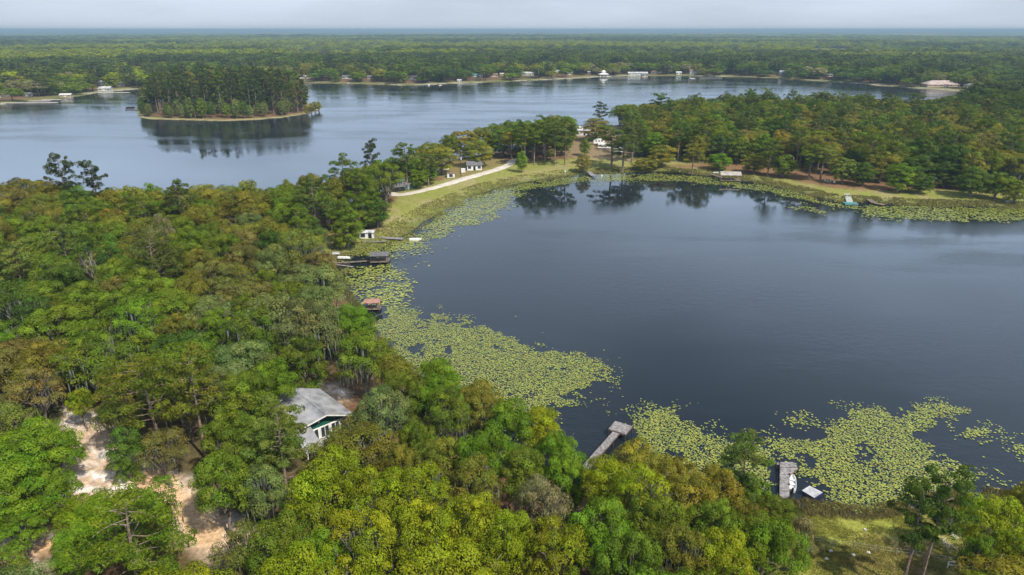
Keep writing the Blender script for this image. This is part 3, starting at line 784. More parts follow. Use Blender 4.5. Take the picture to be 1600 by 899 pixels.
# the rest of the woods fill in round them
class Grid:
    def __init__(s, c): s.c = c; s.d = {}
    def near(s, x, y, r):
        k = int(r / s.c) + 1; ix, iy = int(x // s.c), int(y // s.c)
        for a in range(ix - k, ix + k + 1):
            for b in range(iy - k, iy + k + 1):
                for (u, v, q) in s.d.get((a, b), ()):
                    if (u - x) ** 2 + (v - y) ** 2 < (r + q) ** 2: return True
        return False
    def add(s, x, y, q): s.d.setdefault((int(x // s.c), int(y // s.c)), []).append((x, y, q))
grid = Grid(6.0)
for t in TREES: grid.add(t['x'], t['y'], t['R'] * (.62 if t['kind'] != 'pine' else .4))
rnd = random.Random(11)
CLEAR = [LAWN] + SANDY + [BANK, CAMP, YARD, BEACHY]
HOUSE_XY = G(495, 655, 3)
cand = []
for _ in range(30000):
    r = math.sqrt(rnd.uniform(44 ** 2, 620 ** 2)); a = rnd.uniform(-44, 44) * math.pi / 180
    cand.append((r * math.sin(a), r * math.cos(a)))
cx_ = np.array([c[0] for c in cand]); cy_ = np.array([c[1] for c in cand])
sd_ = water_sdf(cx_, cy_, False); isl_ = poly_sdf(ISLAND, cx_, cy_)
ok = (sd_ > 2.5) & (isl_ > 5)
for c in CLEAR: ok &= poly_sdf(c, cx_, cy_) > 1.0
ok &= np.hypot(cx_ - HOUSE_XY[0], cy_ - HOUSE_XY[1]) > 9.5
for i in np.nonzero(ok)[0]:
    x, y = cand[i]; r = math.hypot(x, y)
    u = rnd.random()
    pf = .0 if r < 150 else (.05 if x < -20 and r < 300 else .09)
    kind = 'pine' if u < pf else ('mossy' if u < pf + .14 else ('dense' if u < pf + (.24 if r < 240 else .42) else ('open' if u < pf + .30 and r < 240 else 'oak')))
    H = rnd.uniform(9.5, 13.5) if r < 140 else (rnd.uniform(10, 15) if r < 240 else rnd.uniform(11.5, 16))
    if kind == 'pine': H = rnd.uniform(14, 18.5) if r < 240 else rnd.uniform(16, 20.5)
    p0 = PROTOS[kind][0]
    R = (rnd.uniform(3.8, 6.0) if r < 240 else rnd.uniform(5.2, 8.2)) if kind != 'pine' else rnd.uniform(2.8, 3.8)
    if kind == 'dense': R = rnd.uniform(2.8, 4.2) if r < 240 else rnd.uniform(4.5, 7.5)
    sep_ = R * (.62 if kind != 'pine' else .42)
    if grid.near(x, y, sep_): continue
    f = .62 if kind != 'pine' else .78
    for attempt in range(3):
        if not blocks_view(x, y, H * f, R, H * .38 if kind != 'pine' else H * .22): break
        H *= .78; R *= .85
        if kind == 'pine': kind = 'oak'; f = .62
    else: continue
    px, py, _ = P(x, y, H * f)
    if px < -90 or px > 1690: continue
    tn = tint_at(px, py, rnd)
    if kind == 'pine': tn = rnd.choice(['pg', 'pg', 'ps', 'mg', 'dg']) if px < 640 else rnd.choice(['pg', 'dg', 'mg'])
    if kind == 'dense' and tn in ('og', 'yg', 'br', 'tan'): tn = rnd.choice(['mg', 'dg', 'vg'])
    s = R / p0.R
    add_tree(kind, x, y, s, H / (p0.H * s), tn, rnd=rnd)
    grid.add(x, y, sep_)
# undergrowth round the clearings
for _ in range(2600):
    px = rnd.uniform(-20, 1620); py = rnd.uniform(330, 899)
    x, y = G(px, py, 1.0)
    if water_sdf(np.array([x]), np.array([y]), False)[0] < .8 or grid.near(x, y, .3): continue
    if any(inpoly(c, x, y) for c in CLEAR) or math.hypot(x - HOUSE_XY[0], y - HOUSE_XY[1]) < 8.5: continue
    R = rnd.uniform(1.1, 2.2)
    if blocks_view(x, y, 1.5, R, 1.2): continue
    add_tree('shrub', x, y, R / 2.0, rnd.uniform(.8, 1.3), rnd.choice(['mg', 'dg', 'ol', 'vg']), rnd=rnd)
    grid.add(x, y, R * .8)
    if sum(1 for t in TREES if t['kind'] == 'shrub') > 80: break

for _ in range(4000):
    px = rnd.uniform(560, 1620); py = rnd.uniform(236, 312)
    x, y = G(px, py, 1.0)
    d = water_sdf(np.array([x]), np.array([y]), False)[0]
    if d < 6 or grid.near(x, y, .2) or any(inpoly(c, x, y) for c in CLEAR): continue
    R = rnd.uniform(1.6, 3.0)
    if blocks_view(x, y, 1.8, R, 1.4): continue
    add_tree('shrub', x, y, R / 2.0, rnd.uniform(.8, 1.2), rnd.choice(['mg', 'dg', 'ol', 'vg', 'br']), rnd=rnd)
    grid.add(x, y, R * .8)
    if sum(1 for t in TREES if t['kind'] == 'shrub') > 190: break

# island pines, front row to back row
ISL = []
ix0, ix1 = min(p[0] for p in ISLAND), max(p[0] for p in ISLAND); iy0, iy1 = min(p[1] for p in ISLAND), max(p[1] for p in ISLAND)
ig = Grid(6.0)
for _ in range(6000):
    x = rnd.uniform(ix0, ix1); y = rnd.uniform(iy0, iy1)
    d = poly_sdf(ISLAND, np.array([x]), np.array([y]))[0]
    if d > -4: continue
    px, py, dep = P(x, y, 0)
    if px > 478: continue
    q = 1.8 if d > -18 else 2.7
    if ig.near(x, y, q): continue
    ig.add(x, y, q)
    edge = min(1, (-d) / 22)
    H = (19 + 8 * edge) * rnd.uniform(.88, 1.08)
    if px < 240: H *= .8
    ISL.append((x, y, H, d))
    if len(ISL) >= 300: break
isl_front = sorted(ISL, key=lambda t: t[1])
ISLE_PINES = [pine_proto(340 + i, 3600, .34, 21, 3.0, 20, .30, bare=6) for i in range(3)]
PROTOS['isle'] = ISLE_PINES
for p in ISLE_PINES:
    p.me_wood = p.wood.mesh('trunk', MATS['pine_bark']); p.me_leaf = np_mesh('crown', p.leaves[0], p.leaves[1], M_LEAF, leaf=p.leaves[2]); p.me_moss = None
for (x, y, H, d) in ISL:
    p = ISLE_PINES[0]
    if (d > -14 and rnd.random() < .68) or rnd.random() < .14:
        s = rnd.uniform(.6, .85); add_tree('dense', x, y, s, rnd.uniform(1.1, 1.7), rnd.choice(['mg', 'ps', 'sage', 'dg', 'sage']), rnd=rnd)
        TREES[-1]['isle'] = True; continue
    s = rnd.uniform(.95, 1.35); add_tree('isle', x, y, s, H / (p.H * s), rnd.choice(['dk', 'dk', 'dk', 'pg', 'br', 'dg']), rnd=rnd)
    TREES[-1]['isle'] = True
for (px, py, w) in [(486,176,9),(492,173,8),(480,178,9),(498,172,6)]:
    x, y = G(px, py, 1); add_tree('shrub', x, y, 1.6, 1.2, 'og', rnd=rnd); TREES[-1]['isle'] = True

# ------------------------------------------------------------------ houses, sheds, docks and boats
M_WHITE = mat('white_paint', (.78, .77, .74), .6, n_scale=1.0, n_amt=.12)
M_GREEN = mat('green_boards', (.012, .12, .085), .6, n_scale=2.0, n_amt=.2)
M_METAL = mat('grey_metal_roof', (.38, .385, .40), .5, .3, n_scale=.55, n_amt=.26)
M_SHING = mat('grey_shingle_roof', (.15, .15, .155), .9, n_scale=1.5, n_amt=.25, bump=.3)
M_BROOF = mat('brown_shingle_roof', (.20, .14, .10), .9, n_scale=1.5, n_amt=.25, bump=.3)
M_LROOF = mat('pale_metal_roof', (.70, .69, .67), .45, .1, n_scale=.6, n_amt=.12)
M_SLAT = mat('grey_white_slats', (.44, .45, .48), .7, n_scale=1.2, n_amt=.25)
M_PINK = mat('pinkish_tile_roof', (.66, .52, .46), .7, n_scale=.6, n_amt=.15)
M_TAN = mat('tan_siding', (.45, .36, .26), .8, n_scale=1.0, n_amt=.15)
M_TURQ = mat('turquoise_paint', (.09, .27, .28), .6, n_scale=1.0, n_amt=.2)
M_GLASS = mat('dark_window_glass', (.03, .04, .05), .08, spec=.8, n_amt=.1)
M_WOOD = mat('weathered_dock_wood', (.29, .27, .265), .9, n_scale=2.5, n_amt=.35)
M_WOODB = mat('brown_dock_wood', (.21, .16, .125), .9, n_scale=2.5, n_amt=.35)
M_POST = mat('dark_wet_post', (.06, .05, .04), .8, n_scale=2.5, n_amt=.3)
M_RUST = mat('rusty_corrugated_roof', (.30, .12, .08), .8, n_scale=.9, n_amt=.2, alt=(.36, .24, .20))
M_ALU = mat('aluminium', (.6, .62, .64), .35, .6, n_amt=.1)
M_BOATW = mat('white_boat_hull', (.80, .80, .78), .35, n_amt=.08)
M_BLUE = mat('dark_blue_float', (.02, .03, .09), .5, n_amt=.2)
M_CONC = mat('pale_concrete', (.55, .52, .47), .9, n_scale=1.5, n_amt=.2)
M_BLACK = mat('black_paint', (.02, .02, .022), .4, n_amt=.2)
M_RED = mat('dark_red_paint', (.25, .03, .03), .5, n_amt=.2)

LM = []          # landmarks for the labels of the trees: (px, py, words)
def landmark(x, y, z, words): 
    a = P(x, y, z); LM.append((a[0], a[1], words))

def house(name, px, py, w, dpt, h, rz, wall, roof, label, cat='house', group=None, kind='gable', pitch=.45, wins=3, over=.4, base=0.4, lm=None, door=True, detail=True):
    """gabled or hipped house: base centre at pixel, ridge along local x"""
    x, y = G(px, py, base); z = max(ground_z(x, y), .1) - .05
    root = empty(name, (x, y, z), rz, label, cat, group)
    a, b2 = w / 2, dpt / 2; rh = dpt / 2 * pitch
    m = MB()
    m.add([(-a,-b2,-.6),(a,-b2,-.6),(a,b2,-.6),(-a,b2,-.6),(-a,-b2,h),(a,-b2,h),(a,b2,h),(-a,b2,h)] , [(0,1,5,4),(1,2,6,5),(2,3,7,6),(3,0,4,7)])
    if kind == 'gable':
        m.add([(-a,-b2,h),(-a,b2,h),(-a,0,h+rh),(a,-b2,h),(a,b2,h),(a,0,h+rh)], [(2,1,0),(3,4,5)])
    m.build('wall', wall, root)
    r = MB(); o = over; t = .14; rz_ = h + rh + o * pitch * 0
    e = h - o * pitch
    if kind == 'gable':
        for s in (-1, 1):
            pts = [(-a-o, s*(b2+o), e+.06), (a+o, s*(b2+o), e+.06), (a+o, 0, h+rh+.06), (-a-o, 0, h+rh+.06)]
            if s < 0: r.slab(pts, -t)
            else: r.slab(pts[::-1], -t)
    else:
        ri = max(a - b2 * .9, .2)
        q = [(-a-o,-b2-o,e),(a+o,-b2-o,e),(a+o,b2+o,e),(-a-o,b2+o,e),(-ri,0,h+rh),(ri,0,h+rh)]
        q2 = [(u,v,k-t) for u,v,k in q[:4]]
        r.add(q + q2, [(0,1,5,4),(1,2,5),(2,3,4,5),(3,0,4),(0,6,7,1),(1,7,8,2),(2,8,9,3),(3,9,6,0),(9,8,7,6)])
    r.build('roof', roof, root)
    if detail:
        # windows on the two long sides and the ends
        sides = [((0,-1), a, b2), ((0,1), a, b2), ((1,0), b2, a), ((-1,0), b2, a)]
        for (nx, ny), half, off in sides:
            k = wins if ny else max(1, wins - 1)
            for i in range(k):
                u = (-half + (i + .5) * 2 * half / k); ww = min(.65, half / k * .55); zc = min(h * .58, 1.6)
                if door and ny == -1 and i == k // 2:
                    d = MB()
                    d.box(u - .5, u + .5, -off - .05, -off + .02, .05, 2.05); d.build('door', M_BLACK if wall is M_WHITE else M_WHITE, root); continue
                f = MB(); g_ = MB()
                if ny:
                    f.box(u-ww-.1, u+ww+.1, ny*off-.04, ny*off+.04, zc-.65, zc+.65); fo = f.build('window', M_WHITE if wall is not M_WHITE else M_SHING, root)
                    g_.box(u-ww, u+ww, ny*off-.06, ny*off+.06, zc-.55, zc+.55); g_.build('pane', M_GLASS, fo)
                else:
                    f.box(nx*off-.04, nx*off+.04, u-ww-.1, u+ww+.1, zc-.65, zc+.65); fo = f.build('window', M_WHITE if wall is not M_WHITE else M_SHING, root)
                    g_.box(nx*off-.06, nx*off+.06, u-ww, u+ww, zc-.55, zc+.55); g_.build('pane', M_GLASS, fo)
    landmark(x, y, 2, lm or label)
    return root

# --- the grey-roofed house in the trees
ridge0 = G3(457.4, 607, 6.2); ridge1 = G3(508, 646.5, 6.2)
u3 = (ridge1 - ridge0); L = u3.length; u3.normalize(); v3 = Vector((-u3.y, u3.x, 0))
if v3.x < 0: v3 = -v3
mid = (ridge0 + ridge1) / 2
rzh = math.atan2(u3.y, u3.x)
hz_ = ground_z(mid.x, mid.y)
root = empty('house', (mid.x, mid.y, hz_), rzh, 'small house with grey standing-seam metal roof and dark green gable, half hidden in the trees', 'house')
# local frame: +x toward the green gable, local y = left of it
ysg = 1 if Vector((-u3.y, u3.x, 0)).dot(v3) > 0 else -1      # local y sign of the lake side
RH = 6.2 - hz_; HL = L / 2
mb = MB(); wl_h = RH - 2.0
mb.box(-HL+.5, HL-.7, -4.0, 4.0, -.4, wl_h)
for xx in (HL-.7, -HL+.5):
    vs = [(xx, ysg*4.0, wl_h), (xx, -ysg*4.0, wl_h), (xx, -ysg*4.0, RH-.72), (xx, 0, RH-.15)]
    mb.add(vs, [(0,1,2,3)])
mb.add([(HL-.7,-ysg*4.0,wl_h),(-HL+.5,-ysg*4.0,wl_h),(-HL+.5,-ysg*4.0,RH-.72),(HL-.7,-ysg*4.0,RH-.72)], [(0,1,2,3)])
mb.build('wall', M_WHITE, root)
gb_ = MB()
gp = [(-ysg*3.9, wl_h-.25), (ysg*3.7, wl_h-.25), (ysg*3.7, wl_h+.08), (0, RH-.2), (-ysg*3.9, RH-.75)]
gb_.add([(HL-.66, a, b) for a, b in gp] + [(HL-.71, a, b) for a, b in gp], [(0,1,2,3,4),(9,8,7,6,5),(0,5,6,1),(1,6,7,2),(2,7,8,3),(3,8,9,4),(4,9,5,0)])
for k in range(-8, 9):
    yy = k*.45*ysg; tp_ = RH-.3 - (abs(k)*.45/4.0)*(1.6 if k > 0 else .5)
    gb_.bar((HL-.63, yy, wl_h-.25), (HL-.63, yy, tp_), .05, .04)
gb_.build('gable_boards', M_GREEN, root, label='dark green boarded gable')
lamp = MB(); lamp.box(HL-.62, HL-.5, -ysg*.9-.15, -ysg*.9+.15, wl_h+.5, wl_h+.85); lamp.build('porch_light', M_WHITE, root)
for s, nm in ((ysg, 'lake'), (-ysg, 'wood')):
    rf = MB(); drop = 1.95 if nm == 'lake' else .62; ww = 4.7 if nm == 'lake' else 4.2
    pts = [(-HL-.2, s*ww, RH-drop), (HL+.5, s*ww, RH-drop), (HL+.5, 0, RH), (-HL-.2, 0, RH)]
    if s > 0: pts = pts[::-1]
    rf.slab(pts, .12)
    ro = rf.build('roof', M_METAL, root)
    sm = MB(); k = -HL - .1
    while k < HL + .5:
        sm.bar((k, s*.05, RH+.03-.02), (k, s*ww, RH-drop+.03), .05, .07); k += .42
    sm.build('roof_seam', M_METAL, ro, kind='stuff')
cap = MB(); cap.bar((-HL-.2, 0, RH+.05), (HL+.5, 0, RH+.05), .30, .05); cap.build('ridge_cap', M_METAL, root)
fa = MB(); fa.bar((HL+.53, ysg*4.75, RH-2.05), (HL+.53, 0, RH-.08), .06, .16); fa.bar((HL+.53, -ysg*4.25, RH-.72), (HL+.53, 0, RH-.08), .06, .16); fa.build('fascia', M_WHITE, root)
for (vx, vy) in ((-1.5, 1.2), (1.6, -1.4)):
    zz = RH - abs(vy)*(.41 if vy*ysg > 0 else .15); vp = MB(); vp.tube([(vx, vy, zz-.1), (vx, vy, zz+.45)], [.08, .08], 8); vp.tube([(vx, vy, zz+.42), (vx, vy, zz+.52)], [.14, .14], 8); vp.build('vent_pipe', M_ALU, root)
# porch roof falling towards the front, on white posts
pr = MB(); y0, y1 = -ysg*5.2, -ysg*2.6; zt, zb = RH-.95, RH-2.7; x0_, x1_ = HL-.3, HL+3.6
pts = [(x0_, y0, zt-.2), (x1_, y0, zb-.2), (x1_, y1, zb), (x0_, y1, zt)]
if ysg > 0: pts = pts
else: pts = pts[::-1]
pr.slab(pts, .1); po = pr.build('porch_roof', M_METAL, root)
sm = MB()
for i in range(11):
    yy = y0 + (y1 - y0) * i / 10; dz = -.2 + .2 * i / 10
    sm.bar((x0_, yy, zt+dz+.03), (x1_, yy, zb+dz+.03), .05, .06)
sm.build('porch_roof_seam', M_METAL, po, kind='stuff')
for yy in (y0*.95, (y0+y1)/2, y1*1.05):
    mb = MB(); mb.bar((x1_-.25, yy, .2), (x1_-.25, yy, zb-.1), .14); mb.build('post', M_WHITE, root)
dk = MB(); dk.box(HL-.7, HL+1.8, min(y1, ysg*4.2), max(y1, ysg*4.2), .55, .75); dk.build('deck', M_WOOD, root)
yr0, yr1 = y1, ysg*4.2
for i in range(5):
    yy = yr0 + (yr1-yr0)*i/4
    mb = MB(); mb.bar((HL+1.75, yy, .0), (HL+1.75, yy, RH-3.0 if i < 5 else 1.9), .12); mb.build('post', M_WHITE, root)
rl = MB()
for zz in (1.0, 1.75): rl.bar((HL+1.75, yr0, zz), (HL+1.75, yr1, zz), .08, .1)
rl.bar((HL+1.75, yr0, RH-3.0), (HL+1.75, yr1, RH-3.0), .12, .16)
for i in range(30):
    yy = yr0 + (yr1-yr0)*i/29; rl.bar((HL+1.75, yy, 1.0), (HL+1.75, yy, 1.75), .035)
rl.build('railing', M_WHITE, root)
for yy in (-ysg*1.75, 0, ysg*1.75, ysg*3.3):
    f = MB(); f.box(HL-.72, HL-.64, yy-.72, yy+.72, .85, wl_h-.42); fo = f.build('window', M_WHITE, root)
    g_ = MB(); g_.box(HL-.70, HL-.61, yy-.62, yy-.05, .95, wl_h-.52); g_.box(HL-.70, HL-.61, yy+.05, yy+.62, .95, wl_h-.52); g_.build('pane', M_GLASS, fo)
landmark(mid.x, mid.y, 4, 'grey-roofed green-gabled house')

# --- houses and sheds on the neck of land
house('house', 688, 266, 7.5, 5.5, 2.4, .15, M_WHITE, M_SHING, 'white cottage with grey roof under the trees by the lane, farther left of the two', group='white cottages by the lane', lm='white cottage by the lane')
house('house', 741, 268, 6.5, 5, 2.5, .1, M_WHITE, M_SHING, 'white cottage mostly hidden under an olive oak beside the lane', group='white cottages by the lane', lm='white cottage under the oak')
house('shed', 705, 280, 3.2, 2.4, 1.7, .05, M_WHITE, M_BROOF, 'larger white shed with brown roof on the grass by the lane', 'shed', 'white sheds', wins=1, door=False, pitch=.35, over=.1, lm='white shed on the lane grass')
house('shed', 724, 272.5, 1.8, 1.6, 1.5, .05, M_WHITE, M_LROOF, 'smallest white box shed standing near the utility pole', 'shed', 'white sheds', wins=1, door=False, pitch=.2, over=.05, detail=False, lm='small white box shed')
house('shed', 636, 297, 3.6, 3.2, 2.3, .5, M_TURQ, M_LROOF, 'turquoise shed with pale roof beside the tall bare-trunked pine', 'shed', wins=1, lm='turquoise shed')
house('carport', 623, 300, 4.2, 3.0, 2.0, .5, M_BLACK, M_SHING, 'dark open carport next to the turquoise shed', 'carport', wins=1, detail=False)
house('house', 914, 212, 13, 7, 3.0, -.2, M_WHITE, M_LROOF, 'white house with pale roof in the gap between the trees at the camp', lm='white house in the tree gap')
house('cabin', 1450, 289, 4.2, 3.0, 1.9, 0, M_WOODB, M_SHING, 'little cabin with a pale porch rail tucked under dark oaks on the far bank', 'cabin', wins=2, lm='little cabin under the oaks')
house('house', 235, 353, 7, 5, 3.0, .3, M_WOODB, M_BROOF, 'brown cabin roof glimpsed in the left woods', 'house', base=9)if False else None

# camper vans by the camp
def camper(px, py, rz, s, label):
    x, y = G(px, py, .8); z = ground_z(x, y)
    r = empty('camper_trailer', (x, y, z), rz, label, 'camper trailer', 'white campers')
    m = MB(); a, b2 = 3.0*s, 1.2
    m.add([(-a,-b2,.6),(a,-b2,.6),(a,b2,.6),(-a,b2,.6),(-a,-b2,2.9),(a*.85,-b2,2.9),(a*.85,b2,2.9),(-a,b2,2.9),(a,-b2,2.2),(a,b2,2.2)],
          [(3,2,1,0),(4,5,6,7),(0,1,8,5,4),(2,3,7,6,9),(3,0,4,7),(1,2,9,8),(8,9,6,5)])
    m.build('body', M_BOATW, r)
    for k in (-1, 0, 1):
        w = MB(); w.box(k*1.6*s-.45, k*1.6*s+.45, -b2-.03, -b2+.02, 1.6, 2.2); w.build('window', M_GLASS, r)
    for sy in (-1, 1):
        w = MB(); w.tube([(0, sy*(b2-.2), .35), (0, sy*(b2+.02), .35)], [.36, .36], 10); w.build('wheel', M_BLACK, r)
    landmark(x, y, 2, 'white camper trailers')
camper(935, 228, .1, 1.0, 'upper white camper trailer parked between the pines at the camp')
camper(944, 237, -.1, 1.1, 'lower white camper trailer beneath the pines at the camp')
camper(965, 242, .2, .7, 'short white camper trailer closest to the bare pine trunks')
def car(px, py, rz, m_, label, base=.8):
    x, y = G(px, py, base); z = ground_z(x, y)
    r = empty('parked_car', (x, y, z), rz, label, 'car', 'parked cars')
    b = MB(); b.add([(-2.2,-.85,.3),(2.2,-.85,.3),(2.2,.85,.3),(-2.2,.85,.3),(-2.2,-.85,.95),(-1.2,-.8,1.0),(1.0,-.8,.95),(2.2,-.8,.75),(-2.2,.85,.95),(-1.2,.8,1.0),(1.0,.8,.95),(2.2,.8,.75)],
        [(3,2,1,0),(0,1,7,6,5,4),(2,3,8,9,10,11),(1,2,11,7),(3,0,4,8),(4,5,9,8),(5,6,10,9),(6,7,11,10)]); b.build('body', m_, r)
    c = MB(); c.add([(-1.5,-.75,.98),(.9,-.75,.95),(.9,.75,.95),(-1.5,.75,.98),(-1.1,-.62,1.5),(.3,-.62,1.5),(.3,.62,1.5),(-1.1,.62,1.5)],[(0,1,5,4),(1,2,6,5),(2,3,7,6),(3,0,4,7),(4,5,6,7)]); c.build('cabin', M_GLASS, r)
    for sx in (-1.35, 1.35):
        for sy in (-1, 1):
            w = MB(); w.tube([(sx, sy*.65, .33), (sx, sy*.88, .33)], [.33, .33], 10); w.build('wheel', M_BLACK, r)
car(905, 210, .3, M_BLACK, 'black car parked in front of the white house in the tree gap')
car(898, 205, -.2, M_RED, 'dark red car parked beside the white house in the tree gap')

# utility pole by the lane
x, y = G(720, 277.5, .8); r = empty('utility_pole', (x, y, ground_z(x, y)), 0, 'wooden utility pole with a grey transformer by the lane', 'utility pole')
m = MB(); m.tube([(0,0,-.3),(0,0,9.5)], [.15,.11], 8); m.build('pole', M_POST, r)
m = MB(); m.bar((-.9,0,8.9),(.9,0,8.9), .1, .12); m.build('crossarm', M_POST, r)
m = MB(); m.tube([(.28,-.1,7.0),(.28,-.1,7.9)], [.26,.26], 10); m.build('transformer', M_LROOF, r)
landmark(x, y, 5, 'utility pole')

# the pale sand lane
def ribbon(name, pts, widths, m, label, dz=.05, sub=8):
    V = []; F = []; P3 = []
    for i in range(len(pts) - 1):
        for k in range(sub if i < len(pts) - 2 else sub + 1):
            t = k / sub; p0 = pts[max(i-1, 0)]; p1 = pts[i]; p2 = pts[i+1]; p3 = pts[min(i+2, len(pts)-1)]
            f = lambda a, b, c, d: .5 * (2*b + (c-a)*t + (2*a-5*b+4*c-d)*t*t + (3*b-a-3*c+d)*t**3)
            P3.append((f(p0[0],p1[0],p2[0],p3[0]), f(p0[1],p1[1],p2[1],p3[1]), widths[i]*(1-t)+widths[i+1]*t))
    for i, (x, y, w) in enumerate(P3):
        a = P3[min(i+1, len(P3)-1)]; b = P3[max(i-1, 0)]
        d = Vector((a[0]-b[0], a[1]-b[1])).normalized(); n = Vector((-d.y, d.x)) * w / 2
        for s in (-1, -.33, .33, 1):
            jx = (fbm(x/2, y/2, 5 + int(s*3)) - .5) * .8 * (abs(s) > .9)
            X_ = x + n.x*s*(1+jx*.6); Y_ = y + n.y*s*(1+jx*.6); V.append((X_, Y_))
    V = np.array(V); Zv = height(V[:, 0], V[:, 1]) + dz + .22 
    n4 = len(P3)
    for i in range(n4 - 1):
        for k in range(3): F.append((i*4+k, (i+1)*4+k, (i+1)*4+k+1, i*4+k+1))
    Zr = Zv.reshape(-1, 4); Zr[:, 0] -= .3; Zr[:, 3] -= .3
    o = bpy.data.objects.new(name, np_mesh(name, np.column_stack([V, Zr.ravel()]), np.array(F), m, smooth=True)); link(o)
    tag(o, label, None, None, 'structure'); return o
M_LANE = mat('white_sand_lane', (.54, .49, .42), .95, n_scale=.4, n_amt=.12, bump=.3)
ribbon('road', [G(*p) for p in [(607,305),(626,308.5),(660,302.5),(700,292),(740,280),(775,270),(795,262),(800,256),(815,252)]], [5.0,5.0,4.6,4.6,5,5,4.6,4.2,4], M_LANE, 'pale sand lane crossing the grassy neck of land')

# --- docks. Planks too fine to pick apart are one joined part each; every post is a part
def planks(mb, A, B, C_, D, n, th=.06, gap=.14):
    """strip of n planks across quad A-B (one edge) to D-C_"""
    A, B, C_, D = map(Vector, (A, B, C_, D))
    for i in range(n):
        t0 = (i + gap/2) / n; t1 = (i + 1 - gap/2) / n; j = Vector((0,0,random.uniform(-.012,.012)))
        p = [A.lerp(D, t0)+j, B.lerp(C_, t0)+j, B.lerp(C_, t1)+j, A.lerp(D, t1)+j]
        nrm = (p[1]-p[0]).cross(p[3]-p[0])
        if nrm.z < 0: p = p[::-1]
        mb.slab(p, th)
def posts(root, pts, z0, z1, m_, w=.18):
    for (x, y) in pts:
        b = MB(); b.tube([(x, y, z0), (x, y, z1)], [w/2, w/2], 7); b.build('post', m_, root)
def beam(mb, a, b): mb.bar(a, b, .1, .2)

def lerp2(a, b, t): return (a[0]*(1-t)+b[0]*t, a[1]*(1-t)+b[1]*t)
# T-shaped dock
root = empty('dock', (0,0,0), 0, 'T-shaped weathered grey dock with a square end platform on open dark water', 'dock'); h_ = 1.25
T = [G3(961.2,657.8,h_), G3(987.9,666,h_), G3(977,678.4,h_), G3(950.6,670.2,h_)]
root.location = (T[3] + T[1]) / 2; root.location.z = 0
o_ = Vector((root.location.x, root.location.y, 0)); L3 = lambda v: Vector(v) - o_
m = MB(); planks(m, L3(T[0]), L3(T[3]), L3(T[2]), L3(T[1]), 22); m.build('end_platform', M_WOOD, root, kind='stuff')
Wk = [G3(957.5,674.5,h_-.03), G3(967.5,677,h_-.03), G3(931.5,718,h_-.03), G3(922.5,713.5,h_-.03)]
dr = (Wk[2]-Wk[1]); Wk[2] = Wk[1] + dr*1.35; Wk[3] = Wk[0] + (Wk[3]-Wk[0])*1.35
m = MB(); planks(m, L3(Wk[0]), L3(Wk[1]), L3(Wk[2]), L3(Wk[3]), 56); m.build('walkway', M_WOOD, root, kind='stuff')
m = MB()
for a, b in ((0,1),(1,2),(2,3),(3,0)):
    beam(m, L3(T[a]) - Vector((0,0,.2)), L3(T[b]) - Vector((0,0,.2)))
beam(m, L3(Wk[0]) - Vector((0,0,.2)), L3(Wk[3]) - Vector((0,0,.2))); beam(m, L3(Wk[1]) - Vector((0,0,.2)), L3(Wk[2]) - Vector((0,0,.2)))
m.build('frame', M_WOODB, root)
pp = [L3(T[i])[:2] for i in range(4)] + [((L3(T[0])+L3(T[1]))/2)[:2], ((L3(T[2])+L3(T[3]))/2)[:2]]
for t in (.2, .45, .7, .95): pp += [L3(Wk[0].lerp(Wk[3], t))[:2], L3(Wk[1].lerp(Wk[2], t))[:2]]
posts(root, pp, -2, h_-.1, M_POST, .2)
landmark(*((T[0]+T[2])/2)[:2], 1, 'T-shaped dock')
# plank dock with the notched end
root = empty('dock', (0,0,0), 0, 'short weathered plank dock with an angled end among the lily pads', 'dock'); h_ = .7
Q = [G3(219+1000,722,h_), G3(1240,722.5,h_), G3(1247,730.5,h_), G3(1233.5,742,h_), G3(1233,778,h_), G3(1218,778,h_)]
root.location = (Q[0].x, Q[5].y, 0); o_ = Vector(root.location)
m = MB()
planks(m, L3(Q[5]), L3(Q[4]), L3(Q[3]), L3(G3(1218.7,742,h_)), 22)
planks(m, L3(G3(1218.7,741.5,h_)), L3(G3(1234,741.5,h_)), L3(G3(1247,731,h_)), L3(G3(1218.9,731,h_)), 7)
planks(m, L3(G3(1218.9,730.5,h_)), L3(G3(1247,730.5,h_)), L3(G3(1240,722,h_)), L3(G3(1219,722,h_)), 5)
m.build('deck', M_WOOD, root, kind='stuff')
m = MB(); planks(m, L3(G3(1212.5,726,h_-.1)), L3(G3(1218,726,h_-.1)), L3(G3(1218,722.5,h_-.1)), L3(G3(1212.5,722.5,h_-.1)), 3); m.build('step', M_WOOD, root, kind='stuff')
m = MB(); 
for a in range(6): beam(m, L3(Q[a]) - Vector((0,0,.18)), L3(Q[(a+1) % 6]) - Vector((0,0,.18)))
m.build('frame', M_WOODB, root)
posts(root, [L3(v)[:2] for v in Q] + [L3(G3(1213,726,h_))[:2], L3(G3(1218,750,h_))[:2], L3(G3(1233,758,h_))[:2]], -2, h_+.25, M_POST, .18)
landmark(*Q[3][:2], 1, 'notched plank dock')

